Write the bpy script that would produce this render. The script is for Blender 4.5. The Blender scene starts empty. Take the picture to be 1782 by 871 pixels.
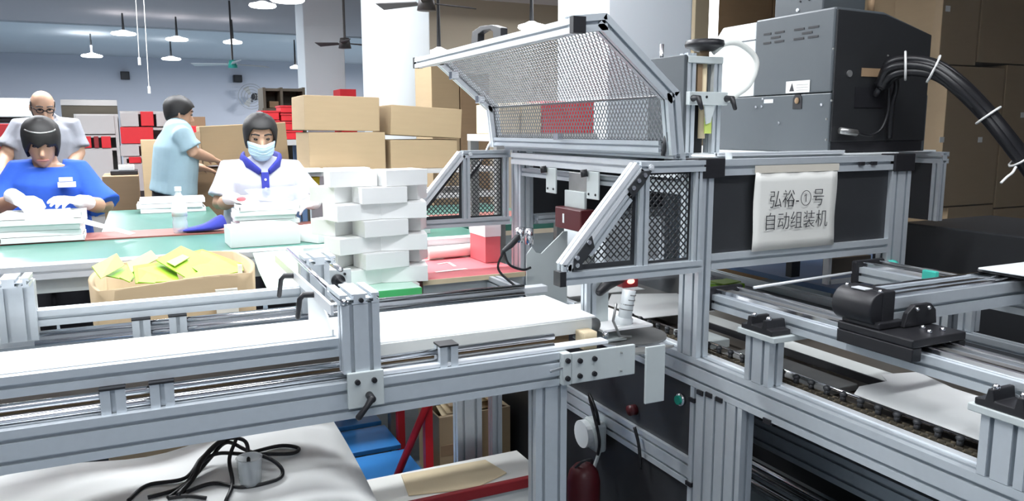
import bpy, bmesh, math, random
from mathutils import Vector, Matrix
random.seed(7)
R = math.radians
S = bpy.context.scene
COL = S.collection
# ------------------------------------------------------------------ camera
CAM_Z = 1.38
YAW, PITCH, ROLL = R(25.364), R(8.853), R(0.18)
FPX = 1356.9
fwd = Vector((math.sin(YAW)*math.cos(PITCH), math.cos(YAW)*math.cos(PITCH), -math.sin(PITCH)))
right0 = Vector((math.cos(YAW), -math.sin(YAW), 0))
down0 = fwd.cross(right0)
right = right0*math.cos(ROLL) + down0*math.sin(ROLL)
down = down0*math.cos(ROLL) - right0*math.sin(ROLL)
cam = bpy.data.cameras.new('camera'); camo = bpy.data.objects.new('camera', cam); COL.objects.link(camo)
cam.sensor_fit = 'HORIZONTAL'; cam.sensor_width = 36; cam.lens = 36*FPX/1782
cam.clip_start = 0.05; cam.clip_end = 200
up = -down; back = -fwd
camo.matrix_world = Matrix(((right.x, up.x, back.x, 0), (right.y, up.y, back.y, 0), (right.z, up.z, back.z, CAM_Z), (0, 0, 0, 1)))
S.camera = camo

def pt(px, py, x=None, y=None, z=None):
    """point where the sight line of a photo pixel meets one world plane"""
    d = right*((px-891)/FPX) + down*((py-435.5)/FPX) + fwd
    if y is not None: t = y/d.y
    elif x is not None: t = x/d.x
    else: t = (z-CAM_Z)/d.z
    return Vector((0, 0, CAM_Z)) + d*t

# ------------------------------------------------------------------ world and exposure
w = bpy.data.worlds.new('world'); S.world = w; w.use_nodes = True
bg = w.node_tree.nodes['Background']; bg.inputs[0].default_value = (0.80, 0.88, 1.0, 1); bg.inputs[1].default_value = 0.45
S.view_settings.view_transform = 'Standard'; S.view_settings.look = 'None'
S.view_settings.exposure = 0.0; S.view_settings.gamma = 1.0
S.view_settings.use_curve_mapping = False
S.cycles.max_bounces = 6; S.cycles.transparent_max_bounces = 12
S.cycles.use_denoising = True

# ------------------------------------------------------------------ materials
def mat(name, col, rough=0.5, metal=0.0, var=0.06, scale=30.0, spec=0.5, emit=None, alpha=None, trans=0.0, bump=0.0, stretch=None, coat=0.0):
    m = bpy.data.materials.new(name); m.use_nodes = True
    nt = m.node_tree; b = nt.nodes['Principled BSDF']
    b.inputs['Roughness'].default_value = rough; b.inputs['Metallic'].default_value = metal
    b.inputs['Specular IOR Level'].default_value = spec
    tc = nt.nodes.new('ShaderNodeTexCoord'); no = nt.nodes.new('ShaderNodeTexNoise')
    no.inputs['Scale'].default_value = scale; no.inputs['Detail'].default_value = 4
    src = tc.outputs['Object']
    if stretch:
        mp = nt.nodes.new('ShaderNodeMapping'); mp.inputs['Scale'].default_value = stretch
        nt.links.new(src, mp.inputs[0]); src = mp.outputs[0]
    nt.links.new(src, no.inputs['Vector'])
    mx = nt.nodes.new('ShaderNodeMix'); mx.data_type = 'RGBA'
    lo = [max(0, c*(1-var)) for c in col]; hi = [min(1, c*(1+var)) for c in col]
    mx.inputs['A'].default_value = (*lo, 1); mx.inputs['B'].default_value = (*hi, 1)
    nt.links.new(no.outputs['Fac'], mx.inputs['Factor']); nt.links.new(mx.outputs['Result'], b.inputs['Base Color'])
    if bump:
        bp = nt.nodes.new('ShaderNodeBump'); bp.inputs['Strength'].default_value = bump; bp.inputs['Distance'].default_value = 0.01
        nt.links.new(no.outputs['Fac'], bp.inputs['Height']); nt.links.new(bp.outputs[0], b.inputs['Normal'])
    if emit:
        b.inputs['Emission Color'].default_value = (*emit[0], 1); b.inputs['Emission Strength'].default_value = emit[1]
    if alpha is not None: b.inputs['Alpha'].default_value = alpha
    if trans: b.inputs['Transmission Weight'].default_value = trans
    if coat: b.inputs['Coat Weight'].default_value = coat
    return m
M = dict(
 alu=mat('anodised_aluminium', (.60, .65, .69), .42, .45, .05, 60),
 bright=mat('bright_aluminium', (.80, .83, .86), .35, .3, .04, 60),
 plate=mat('painted_grey_plate', (.56, .61, .61), .45, .1, .05, 20),
 black=mat('black_plastic', (.014, .014, .017), .42, 0, .2, 40),
 panel=mat('dark_panel', (.030, .032, .036), .45, 0, .12, 12),
 printer=mat('dark_grey_enamel', (.085, .098, .108), .4, .1, .06, 8),
 printerd=mat('black_grey_enamel', (.020, .021, .023), .42, 0, .1, 8),
 white=mat('white_enamel', (.80, .84, .85), .4, 0, .02, 10),
 belt=mat('white_belt', (.90, .91, .91), .55, 0, .02, 14),
 beltside=mat('belt_side', (.66, .68, .66), .5, 0, .05, 20),
 chrome=mat('chrome', (.82, .83, .86), .14, 1.0, .03, 30),
 steel=mat('worn_steel', (.42, .42, .41), .35, .8, .2, 25),
 steeld=mat('brown_steel_deck', (.16, .14, .12), .38, .5, .35, 9),
 chain=mat('oily_chain', (.26, .23, .18), .35, .8, .3, 60),
 card=mat('cardboard', (.41, .305, .18), .8, 0, .05, 6, stretch=(1, 1, 8)),
 carddim=mat('dimmed_cardboard', (.36, .265, .16), .75, 0, .06, 6, stretch=(1, 1, 8)),  # cardboard with the dimness of the right-hand stacks put into its colour
 cardd=mat('cardboard_dark', (.30, .20, .115), .8, 0, .08, 6, stretch=(1, 1, 8)),
 cardin=mat('cardboard_pale', (.72, .60, .40), .8, 0, .06, 6),
 green=mat('green_mat', (.050, .175, .135), .35, 0, .10, 5),
 brown=mat('brown_strip', (.30, .105, .085), .5, 0, .1, 9),
 red=mat('red_paint', (.66, .02, .03), .4, 0, .08, 9),
 redcard=mat('red_card', (.72, .015, .025), .5, 0, .10, 9),
 redcloth=mat('red_table_top', (.66, .15, .17), .5, 0, .08, 7),
 deepred=mat('maroon_paint', (.085, .010, .014), .4, 0, .15, 12),
 darkred=mat('dark_red_paint', (.28, .015, .02), .4, 0, .15, 12),
 paper=mat('white_paper', (.88, .89, .88), .7, 0, .015, 12),
 sheet=mat('white_sheet', (.80, .80, .76), .65, 0, .04, 6),
 lime=mat('lime_card', (.29, .52, .015), .5, 0, .06, 6),
 limepale=mat('pale_lime_card', (.52, .64, .15), .5, 0, .05, 6),
 limedeep=mat('green_card', (.25, .55, .03), .5, 0, .08, 6),
 blue=mat('blue_plastic', (.04, .25, .66), .4, 0, .10, 6),
 bluedark=mat('blue_table', (.10, .17, .30), .45, 0, .12, 6),
 navy=mat('navy_cloth', (.035, .045, .36), .8, 0, .15, 30, bump=.2),
 shirtblue=mat('royal_blue_cotton', (.025, .105, .56), .85, 0, .10, 18, bump=.15),
 shirtpale=mat('pale_blue_cotton', (.30, .43, .49), .85, 0, .08, 18, bump=.15),
 shirtgrey=mat('grey_cotton', (.33, .34, .38), .85, 0, .08, 18, bump=.15),
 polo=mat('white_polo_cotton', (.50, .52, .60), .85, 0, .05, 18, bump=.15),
 trousers=mat('black_trousers', (.018, .018, .025), .8, 0, .2, 20),
 skin=mat('skin', (.50, .30, .20), .55, 0, .06, 20),
 hair=mat('black_hair', (.010, .009, .009), .6, 0, .3, 60, stretch=(4, 4, 1)),
 hairgrey=mat('short_grey_hair', (.09, .08, .08), .6, 0, .3, 60),
 mask=mat('pale_blue_mask', (.56, .76, .86), .7, 0, .03, 40),
 glove=mat('white_glove', (.84, .85, .86), .8, 0, .04, 40, bump=.15),
 lips=mat('lips', (.48, .20, .17), .5, 0, .05, 20),
 eye=mat('eye_dark', (.02, .014, .012), .25, 0, .1, 20),
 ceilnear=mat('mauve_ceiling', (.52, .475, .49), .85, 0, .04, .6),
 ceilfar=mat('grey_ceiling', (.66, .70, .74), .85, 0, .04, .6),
 wall=mat('pale_wall', (.68, .70, .78), .85, 0, .03, .5),
 pillar=mat('pillar_paint', (.72, .78, .82), .7, 0, .02, 1.5),
 beige=mat('beige_wall', (.62, .54, .42), .85, 0, .05, .8),
 floor=mat('floor_paint', (.12, .16, .19), .5, 0, .15, 2),
 tape=mat('clear_tape', (.66, .62, .54), .25, 0, .05, 20),
 yellow=mat('yellow_plastic', (.85, .60, .02), .45, 0, .05, 20),
 teal=mat('teal_plastic', (.06, .55, .45), .4, 0, .06, 20),
 fandark=mat('dark_fan', (.06, .055, .055), .5, 0, .1, 20),
 lamp=mat('lamp_glow', (.9, .9, .9), .5, emit=((.95, .98, 1), 4.0)),
 redglow=mat('red_indicator', (.8, .1, .08), .5, emit=((1, .25, .2), 4.0)),
 greenbtn=mat('green_button', (.01, .32, .22), .3, 0, .05, 20),
 wood=mat('brown_board', (.10, .085, .06), .6, 0, .15, 8),
 greycab=mat('grey_cabinet', (.55, .54, .53), .6, 0, .06, 4),
 ink=mat('black_ink', (.03, .03, .035), .7, 0, .05, 20),
 acry=mat('green_acrylic', (.10, .62, .20), .15, 0, .04, 8, alpha=.80),
 acrypale=mat('pale_green_sheet', (.60, .88, .74), .3, 0, .06, 3),
 clear=mat('clear_plastic', (.80, .85, .88), .12, 0, .02, 8, alpha=.42),
 film=mat('stretch_film', (.9, .9, .9), .08, 0, .02, 2, alpha=.05, bump=.8),
 cable=mat('black_cable', (.010, .010, .012), .38, 0, .1, 30),
 hose=mat('white_hose', (.72, .74, .70), .4, 0, .05, 30),
 tie=mat('white_cable_tie', (.82, .82, .80), .5, 0, .03, 30),
 pinkwhite=mat('pale_pink_roll', (.88, .74, .70), .6, 0, .04, 10),
 meshm=mat('galvanised_mesh', (.26, .27, .28), .4, .5, .08, 40),
)

# ------------------------------------------------------------------ mesh helpers
class MB:
    def __init__(s): s.v = []; s.f = []
    def add(s, vs, fs):
        n = len(s.v); s.v += [Vector(q) for q in vs]; s.f += [[i+n for i in q] for q in fs]; return s
    def box(s, x0, x1, y0, y1, z0, z1):
        return s.add([(x0,y0,z0),(x1,y0,z0),(x1,y1,z0),(x0,y1,z0),(x0,y0,z1),(x1,y0,z1),(x1,y1,z1),(x0,y1,z1)],
                     [(0,3,2,1),(4,5,6,7),(0,1,5,4),(1,2,6,5),(2,3,7,6),(3,0,4,7)])
    def obox(s, c, ux, uy, uz):
        c, ux, uy, uz = map(Vector, (c, ux, uy, uz))
        return s.add([c+a*ux+b*uy+d*uz for d in (-1,1) for a,b in ((-1,-1),(1,-1),(1,1),(-1,1))],
                     [(0,3,2,1),(4,5,6,7),(0,1,5,4),(1,2,6,5),(2,3,7,6),(3,0,4,7)])
    def rings(s, rs, cap=True, closed=True):
        n = len(rs[0]); vs = [q for r in rs for q in r]; fs = []
        for i in range(len(rs)-1):
            for j in range(n if closed else n-1):
                k = (j+1) % n; fs.append((i*n+j, i*n+k, (i+1)*n+k, (i+1)*n+j))
        if cap: fs.append(tuple(reversed(range(n)))); fs.append(tuple((len(rs)-1)*n+j for j in range(n)))
        return s.add(vs, fs)
    def loft(s, pts, rad, side=(1,0,0), n=12, cap=True, rnd=True):
        pts = [Vector(q) for q in pts]; rad = [(q, q) if not isinstance(q, tuple) else q for q in rad]
        side = Vector(side); rs = []
        L = len(pts)
        for i, q in enumerate(pts):
            t = (pts[min(i+1, L-1)]-pts[max(i-1, 0)]).normalized()
            u = side - side.dot(t)*t
            if u.length < 1e-4: u = Vector((0,1,0)) - t.y*t
            if u.length < 1e-4: u = Vector((0,0,1)) - t.z*t
            u.normalize(); vv = t.cross(u); a, b = rad[i]
            def ring(c, k): return [c+u*(a*k*math.cos(6.28318*j/n))+vv*(b*k*math.sin(6.28318*j/n)) for j in range(n)]
            if rnd and i == 0: m = min(a, b); rs += [ring(q-t*m*.75, .45), ring(q-t*m*.45, .8)]
            rs.append(ring(q, 1))
            if rnd and i == L-1: m = min(a, b); rs += [ring(q+t*m*.45, .8), ring(q+t*m*.75, .45)]
        return s.rings(rs, cap)
    def tube(s, pts, r, n=8): return s.loft(pts, [r]*len(pts), (0.3,0.2,.9), n, True, False)
    def cyl(s, p0, p1, r0, r1=None, n=16):
        return s.loft([p0, p1], [r0, r0 if r1 is None else r1], (0.31,0.17,.93), n, True, False)
    def ball(s, c, r, n=10):
        c = Vector(c); r = (r, r, r) if not isinstance(r, tuple) else r; rs = []
        for i in range(1, n):
            a = math.pi*i/n
            rs.append([c+Vector((r[0]*math.sin(a)*math.cos(2*math.pi*j/n), r[1]*math.sin(a)*math.sin(2*math.pi*j/n), -r[2]*math.cos(a))) for j in range(n)])
        return s.rings(rs)
    def prism(s, poly, o, u, v, d):
        """polygon in the plane o + a*u + b*v, extruded by d"""
        o, u, v, d = map(Vector, (o, u, v, d))
        a = [o+u*p+v*q for p, q in poly]; n = len(a)
        return s.add(a+[q+d for q in a], [tuple(reversed(range(n))), tuple(range(n, 2*n))]+[(i, (i+1) % n, n+(i+1) % n, n+i) for i in range(n)])
    def profile(s, p0, p1, w, h, up):
        """slotted aluminium extrusion, w across, h along 'up'"""
        p0, p1, up = Vector(p0), Vector(p1), Vector(up)
        a = (p1-p0).normalized(); vv = (up-up.dot(a)*a).normalized(); uu = a.cross(vv)
        def side(L):
            n = max(1, round(L/.04)); k = min(1, L/n/.04); o = []
            for i in range(n):
                c = -L/2+(i+.5)*L/n
                for du, dd in ((-.0042,0),(-.0042,.0035),(-.008,.0035),(-.008,.0095),(.008,.0095),(.008,.0035),(.0042,.0035),(.0042,0)):
                    o.append((c+du*k, dd*k))
            return [(-L/2, 0)]+o
        poly = []
        for L, H, rot in ((w, h, 0), (h, w, 1), (w, h, 2), (h, w, 3)):
            for t, dpt in side(L):
                q = (t, -H/2+dpt)
                for _ in range(rot): q = (-q[1], q[0])
                poly.append(q)
        return s.prism(poly, p0, uu, vv, p1-p0)
    def prof(s, x0, x1, y0, y1, z0, z1, ax):
        c = Vector(((x0+x1)/2, (y0+y1)/2, (z0+z1)/2))
        if ax == 'x': return s.profile((x0, c.y, c.z), (x1, c.y, c.z), y1-y0, z1-z0, (0,0,1))
        if ax == 'y': return s.profile((c.x, y0, c.z), (c.x, y1, c.z), x1-x0, z1-z0, (0,0,1))
        return s.profile((c.x, c.y, z0), (c.x, c.y, z1), y1-y0, x1-x0, (1,0,0))
    def build(s, name, m, parent=None, smooth=False, label=None, kind=None, solid=0, bevel=0, cut=0, remesh=0, sub=0):
        me = bpy.data.meshes.new(name)
        lo = Vector((min(q.x for q in s.v), min(q.y for q in s.v), min(q.z for q in s.v)))
        hi = Vector((max(q.x for q in s.v), max(q.y for q in s.v), max(q.z for q in s.v)))
        c = (lo+hi)/2
        if parent is None: c.z = lo.z
        me.from_pydata([q-c for q in s.v], [], s.f); me.update()
        bm = bmesh.new(); bm.from_mesh(me); bmesh.ops.recalc_face_normals(bm, faces=bm.faces[:]); bm.to_mesh(me); bm.free()
        if isinstance(m, str): m = M[m]
        me.materials.append(m)
        o = bpy.data.objects.new(name, me); COL.objects.link(o)
        if parent is not None: o.parent = parent; o.location = c-wl(parent)
        else: o.location = c
        if smooth:
            for p in me.polygons: p.use_smooth = True
        if remesh:
            md = o.modifiers.new('join', 'REMESH'); md.mode = 'VOXEL'; md.voxel_size = remesh; md.use_smooth_shade = True
            sm = o.modifiers.new('smooth', 'SMOOTH'); sm.factor = .5; sm.iterations = 3
        if solid: md = o.modifiers.new('thick', 'SOLIDIFY'); md.thickness = solid; md.offset = 0
        if sub: md = o.modifiers.new('sub', 'SUBSURF'); md.levels = sub; md.render_levels = sub
        if bevel: md = o.modifiers.new('bev', 'BEVEL'); md.width = bevel; md.segments = 2; md.limit_method = 'ANGLE'
        if label: o['label'] = label
        if kind: o['kind'] = kind
        return o

def wl(o):
    l = Vector(o.location); p = o.parent
    while p is not None: l += Vector(p.location); p = p.parent
    return l
def thing(name, loc, label, cat, group=None):
    o = bpy.data.objects.new(name, None); COL.objects.link(o); o.location = loc; o.empty_display_size = .05
    o['label'] = label; o['category'] = cat
    if group: o['group'] = group
    return o
def tag(o, label, cat, group=None):
    o['label'] = label; o['category'] = cat
    if group: o['group'] = group
    return o
def struct(o): o['kind'] = 'structure'; return o
def copy_tree(o, parent=None):
    c = o.copy(); COL.objects.link(c); c.parent = parent
    for ch in list(o.children): copy_tree(ch, c)
    return c
def bolt(p, d, r, parent, m='black', name='bolt', h=.006):
    p = Vector(p); d = Vector(d).normalized()
    b = MB().cyl(p, p+d*h, r, r*.92, 12); b.cyl(p+d*h, p+d*(h+.0015), r*.5, r*.5, 6)
    return b.build(name, m, parent)
def curve_pts(ctrl, n=8):
    """Catmull-Rom through control points"""
    P = [Vector(q) for q in ctrl]; P = [P[0]*2-P[1]]+P+[P[-1]*2-P[-2]]; out = []
    for i in range(1, len(P)-2):
        for k in range(n):
            t = k/n; a, b, c, d = P[i-1:i+3]
            out.append(.5*((2*b)+(c-a)*t+(2*a-5*b+4*c-d)*t*t+(3*b-a-3*c+d)*t**3))
    out.append(P[-2]); return out

# ------------------------------------------------------------------ lights: added tube fixtures out of view, plus bare area lights
def added_tube_fixture(x, y, z, length, watts, rot, label):
    t = thing('added_tube_lamp', (x, y, z), label, 'lamp', 'added unseen tube lamps over the work line')
    ux = Vector((math.cos(rot), math.sin(rot), 0)); uy = Vector((-ux.y, ux.x, 0))
    MB().obox((x, y, z+.03), ux*length/2, uy*.05, (0,0,.02)).build('housing', 'white', t)
    MB().cyl(Vector((x, y, z))-ux*length*.48, Vector((x, y, z))+ux*length*.48, .014).build('tube', 'lamp', t, True)
    for k in (-.4, .4):
        q = Vector((x, y, z))+ux*length*k
        MB().cyl(q+Vector((0,0,.05)), (q.x, q.y, 3.25), .003, n=6).build('hanger', 'steel', t)
    l = bpy.data.lights.new('added_tube_light', 'AREA'); l.shape = 'RECTANGLE'; l.size = length; l.size_y = .12; l.energy = watts; l.color = (.93, .97, 1)
    lo = bpy.data.objects.new('added_tube_light', l); COL.objects.link(lo); lo.location = (x, y, z-.03); lo.rotation_euler = (0, 0, rot)
    u = l.copy(); u.energy = watts*.55; uo = bpy.data.objects.new('added_uplight', u); COL.objects.link(uo); uo.location = (x, y, z+.055); uo.rotation_euler = (math.pi, 0, rot)  # upward light added to brighten the ceiling
ADDED_LAMPS = [(-.4, 3.2, 2.75, 1.5, 56, 'first added tube lamp over the table, at its left'), (1.2, 3.3, 2.75, 1.5, 56, 'added tube lamp over the middle of the table'),
         (.1, 1.3, 2.75, 1.5, 33, 'added tube lamp over the near conveyor'), (1.7, .6, 2.7, 1.2, 20, 'added tube lamp over the right of the machine'),
         (-.5, -.7, 2.8, 1.5, 34, 'added unseen tube lamp behind the viewpoint at its left'),
         (-.8, 6.0, 2.9, 1.5, 110, 'added tube lamp over the standing workers at left'), (1.0, 6.0, 2.95, 1.2, 70, 'added tube lamp behind the rack by the pillars')]
for x_, y_, z_, l_, w_, lab_ in ADDED_LAMPS: added_tube_fixture(x_, y_, z_, l_, w_, 0, lab_)
for i_, (x_, y_, e_) in enumerate(((-1.5, 10, 260), (4.6, 6.9, 75), (-1, 17, 430), (5, 18, 430))):
    l = bpy.data.lights.new('added_bay_light', 'AREA'); l.shape = 'DISK'; l.size = 1.2; l.energy = e_; l.color = (.93, .96, 1)  # area lights without fixtures, added to brighten the far bay and partition
    lo = bpy.data.objects.new('added_bay_light', l); COL.objects.link(lo); lo.location = (x_, y_, 3.0)

# ------------------------------------------------------------------ the setting
struct(MB().box(-8, 12, -3, 22.6, -.05, 0).build('floor', 'floor'))
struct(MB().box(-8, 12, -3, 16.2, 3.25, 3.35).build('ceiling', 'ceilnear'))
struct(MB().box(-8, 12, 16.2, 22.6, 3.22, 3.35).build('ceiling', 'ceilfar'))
struct(MB().box(-8, 12, 22.5, 22.7, 0, 3.3).build('wall_back', 'wall'))
struct(MB().box(-8.2, -8, -3, 22.7, 0, 3.3).build('wall_left', 'wall'))
struct(MB().box(9.5, 9.7, -3, 22.7, 0, 3.3).build('wall_right', 'beige'))
struct(MB().box(-8, 12, -3.2, -3, 0, 3.3).build('wall_front', 'wall'))
struct(MB().box(3.0, 9.5, 9.2, 9.35, 0, 3.25).build('wall_partition', 'beige'))
struct(MB().box(2.6, 9.5, 8.2, 8.6, 2.85, 3.25).build('trim_1', 'ceilnear'))
struct(MB().box(1.855, 2.313, 6.5, 7.02, 0, 3.25).build('pillar', 'pillar', bevel=.01))
struct(MB().box(2.14, 2.66, 3.4, 3.92, 0, 3.25).build('pillar', 'pillar', bevel=.01))
struct(MB().box(1.92, 2.42, 10, 10.5, 0, 3.25).build('pillar', 'pillar', bevel=.01))
# ================================================================== BELT CONVEYOR (left foreground)
cv = thing('belt_conveyor', (.2, 1.75, 0), 'long aluminium belt conveyor with white belt crossing the left foreground', 'conveyor')
def P(name, x0, x1, y0, y1, z0, z1, ax, par, m='alu'): return MB().prof(x0, x1, y0, y1, z0, z1, ax).build(name, m, par)
def B(name, x0, x1, y0, y1, z0, z1, m, par, bevel=.0, **k): return MB().box(x0, x1, y0, y1, z0, z1).build(name, m, par, bevel=bevel, **k)
P('side_beam', -1.3, .858, 1.55, 1.59, .783, .862, 'x', cv)
P('side_beam', -1.3, 1.06, 2.18, 2.22, .783, .862, 'x', cv)
B('slide_rail', -1.3, .855, 1.600, 1.625, .863, .868, 'panel', cv, .002)
B('rail_ledge', .43, 1.0, 1.562, 1.598, .863, .872, 'bright', cv, .002)
B('slide_rail', -1.3, 1.15, 2.16, 2.20, .863, .885, 'bright', cv, .002)
B('belt', -1.3, 1.02, 1.655, 1.935, .905, .911, 'belt', cv, .002)
B('belt_side_plate', -1.3, .415, 1.652, 1.658, .872, .904, 'steeld', cv)
B('belt_side_plate', .42, 1.005, 1.650, 1.658, .872, .906, 'beltside', cv)
B('belt_side_plate', -1.3, 1.005, 1.932, 1.94, .872, .906, 'beltside', cv)
B('belt_bed', -1.3, .95, 1.67, 1.92, .845, .903, 'cardd', cv)
MB().cyl((1.018, 1.66, .885), (1.018, 1.93, .885), .020).build('end_roller', 'steel', cv, True)
B('discharge_plate', 1.045, 1.20, 1.66, 1.96, .862, .868, 'belt', cv)
P('guide_rail', -1.3, .349, 1.575, 1.615, .913, .952, 'x', cv)
P('guide_rail', -.255, .392, 2.14, 2.18, .913, .952, 'x', cv)
B('lower_guide', -1.3, .95, 1.965, 2.01, .862, .872, 'steel', cv)
# chrome rods with their carriers
for y0, xs in ((1.585, (-1.3, .86)), (2.15, (-.26, 1.06))):
    for z_ in (.893, .870):
        MB().cyl((xs[0], y0, z_), (xs[1], y0, z_), .0075).build('chrome_rod', 'chrome', cv, True)
    for x0 in ((-.096, -.013, .565) if y0 < 2 else (-.046, .039, .545)):
        k = MB().prof(x0, x0+.042, y0-.025, y0+.015, .838, .908, 'z').build('rod_carrier', 'alu', cv)
        B('end_cap', x0-.001, x0+.043, y0-.026, y0+.016, .908, .912, 'black', k)
# clamp towers at both sides, joined over the belt by rods
def tower(x0, y0, sgn, plate):
    P('clamp_post', x0, x0+.078, y0, y0+.04, .885, 1.028, 'z', cv)
    P('clamp_head', x0-.003, x0+.078, min(y0, y0+.12*sgn+.04*(sgn < 0)), max(y0, y0+.12*sgn+.04*(sgn < 0)), 1.029, 1.05, 'y', cv)
    if plate:
        pl = B('clamp_plate', x0+.005, x0+.081, y0-.008, y0, .812, .888, 'plate', cv, .002)
        for xx in (.025, .060): bolt((x0+xx, y0-.008, .868), (0,-1,0), .006, pl)
        lv = MB().cyl((x0+.048, y0-.01, .838), (x0+.048, y0-.035, .836), .008)
        lv.loft([(x0+.048, y0-.032, .838), (x0+.036, y0-.034, .822), (x0+.018, y0-.036, .803)], [.008, .006, .007], n=10)
        lv.build('clamp_lever', 'black', pl, True)
        bolt((x0+.04, y0, 1.037), (0,-1,0), .005, cv)
tower(.347, 1.535, 1, True); tower(-.40, 1.535, 1, True)
tower(.372, 2.12, -1, False); tower(-.325, 2.12, -1, False)
for x0 in (.352, -.36):
    MB().cyl((x0, 1.53, 1.036), (x0+.018, 2.30, 1.036), .006).build('cross_rod', 'chrome', cv, True)
    MB().box(x0-.028, x0-.022, 1.53, 2.24, 1.012, 1.034).build('cross_bar', 'limepale' if 0 else 'bright', cv)
    for yy in (1.70, 1.95):
        lv = MB().loft([(x0-.02, yy, 1.022), (x0-.05, yy, 1.024), (x0-.058, yy, 1.015), (x0-.064, yy, .975)], [.007, .007, .006, .0055], (0,1,0), 8)
        lv.build('clamp_lever', 'black', cv, True)
    MB().prism([(1.60, .915), (1.86, .915), (1.86, 1.0), (1.80, 1.015), (1.68, .995), (1.60, .965)], (x0-.012, 0, 0), (0,1,0), (0,0,1), (.004,0,0)).build('paper_stop', 'white', cv)
ba, bb_ = pt(555, 500, y=2.26), pt(611, 467, y=2.26); bcx, bcz = pt(588, 488, y=2.26).x, pt(588, 488, y=2.26).z
bp = B('bearing_plate', ba.x, bb_.x, 2.26, 2.27, ba.z, bb_.z, 'plate', cv, .002)
MB().cyl((bcx, 2.26, bcz), (bcx, 2.248, bcz), .020, n=20).build('bearing', 'black', bp, True)
MB().cyl((bcx, 2.25, bcz), (bcx+.006, 2.10, bcz), .010).build('shaft', 'chrome', bp, True)
for xx in (ba.x+.02, bb_.x-.02): bolt((xx, 2.26, bb_.z-.014), (0,-1,0), .004, bp)
aa, ab = pt(524, 455, y=2.33), pt(575, 443, y=2.33); P('bearing_arm', aa.x, ab.x, 2.33, 2.37, aa.z, ab.z+.01, 'x', cv)
MB().cyl((aa.x+.06, 2.33, aa.z+.01), (aa.x+.065, 2.10, aa.z+.008), .007).build('shaft', 'chrome', cv, True)
# beam end, brackets
jb = B('joint_block', .859, .882, 1.536, 1.59, .785, .862, 'plate', cv, .002)
for z_ in (.845, .802): bolt((.871, 1.536, z_), (0,-1,0), .0065, jb)
eb = B('end_bracket', .884, 1.062, 1.538, 1.548, .785, .860, 'plate', cv, .002)
for x0 in (.905, .945):
    for z_ in (.840, .803): bolt((x0, 1.538, z_), (0,-1,0), .0065, eb)
for x0, z_ in ((1.02, .845), (1.02, .80)): bolt((x0, 1.538, z_), (0,-1,0), .002, eb, 'steel')
B('cover_plate', 1.078, 1.135, 1.515, 1.522, .712, .856, 'plate', cv, .002)
MB().loft([(.855, 1.535, .829), (.82, 1.525, .829)], [.004, .004], n=8).build('pin', 'chrome', cv)
for x0, y0, m_ in ((.798, 1.555, 'alu'), (.843, 2.18, 'alu'), (-.9, 1.555, 'alu'), (-.9, 2.18, 'alu')):
    P('leg', x0, x0+.083, y0, y0+.04, .02, .782, 'z', cv, m_)
    
# work head at the belt end: roll holder, turning disc, air cylinder, indicator
wh = thing('turning_station', (1.15, 1.72, .79), 'small turning station with steel disc and air cylinder at conveyor end', 'machine')
MB().cyl((1.16, 1.72, .826), (1.16, 1.72, .832), .105, n=32).build('steel_disc', 'steel', wh)
MB().cyl((1.16, 1.72, .79), (1.16, 1.72, .826), .03).build('spindle', 'steel', wh)
B('arm_plate', 1.0, 1.12, 1.66, 1.74, .834, .842, 'plate', wh, .003)
P('support_post', 1.04, 1.07, 1.735, 1.765, .843, 1.01, 'z', wh)
B('post_gusset', 1.07, 1.112, 1.742, 1.75, .85, .985, 'plate', wh)
cyl = MB().cyl((1.135, 1.70, .872), (1.15, 1.70, .957), .018, n=18)
cyl.cyl((1.133, 1.70, .862), (1.136, 1.70, .884), .024, n=18).build('air_cylinder', 'white', wh, True)
for k in range(4):
    MB().cyl((1.141+.0028*k, 1.70, .905+.013*k), (1.1414+.0028*k, 1.70, .9075+.013*k), .0186, n=18).build('band', 'steel', wh)
MB().loft([(1.07, 1.72, .955), (1.10, 1.73, .972), (1.15, 1.74, .985)], [.012, .016, .016], n=8).build('sensor_arm', 'black', wh, True)
B('sensor_body', 1.15, 1.20, 1.73, 1.77, .955, .985, 'darkred', wh, .004)
MB().ball((1.175, 1.73, .973), (.012, .006, .007)).build('red_light', 'redglow', wh, True)
MB().loft([(1.09, 1.67, .93), (1.075, 1.66, .89), (1.09, 1.65, .85), (1.13, 1.66, .842)], [.004]*4, n=6).build('air_hose', 'steel', wh, True)
B('roll_holder', .955, .995, 1.605, 1.648, .84, .885, 'cardin', wh, .004)
MB().ball((1.01, 1.66, .85), .011).ball((1.045, 1.65, .858), .010).build('clamp_screw', 'chrome', wh, True)
MB().prism([(0,0),(.06,.022),(.14,.02),(.18,.0),(.12,-.02),(.04,-.015)], (1.03, 1.58, .824), (1,0,0), (0,1,0), (0,0,.006)).build('tongue_plate', 'steel', wh)

# ================================================================== ASSEMBLY MACHINE
mc = thing('assembly_machine', (1.75, 1.9, 0), 'big aluminium frame box assembly machine with mesh guards and opened mesh hood', 'machine')
XL, XR = 1.297, 2.22
P('base_beam', XL, XL+.04, .25, 2.98, .697, .776, 'y', mc)
P('base_beam', XR-.04, XR, .25, 2.98, .697, .776, 'y', mc)
P('base_beam', XL+.04, XR-.04, 2.94, 2.98, .697, .776, 'x', mc)
P('lower_beam', XL, XL+.04, 1.617, 2.90, .41, .49, 'y', mc)
for y0, y1, dx in ((1.577, 1.617, .04), (1.497, 1.577, .04), (1.417, 1.497, .04), (2.90, 2.98, .04), (.27, .35, .04)):
    P('base_post', XL, XL+dx, y0, y1, .03, .696, 'z', mc)
for y0 in (1.46, 2.90, .27): P('base_post', XR-.04, XR, y0, y0+.08, .03, .696, 'z', mc)
P('upright', XR-.02, XR+.02, 1.455, 1.545, .777, .86, 'z', mc)
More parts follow.
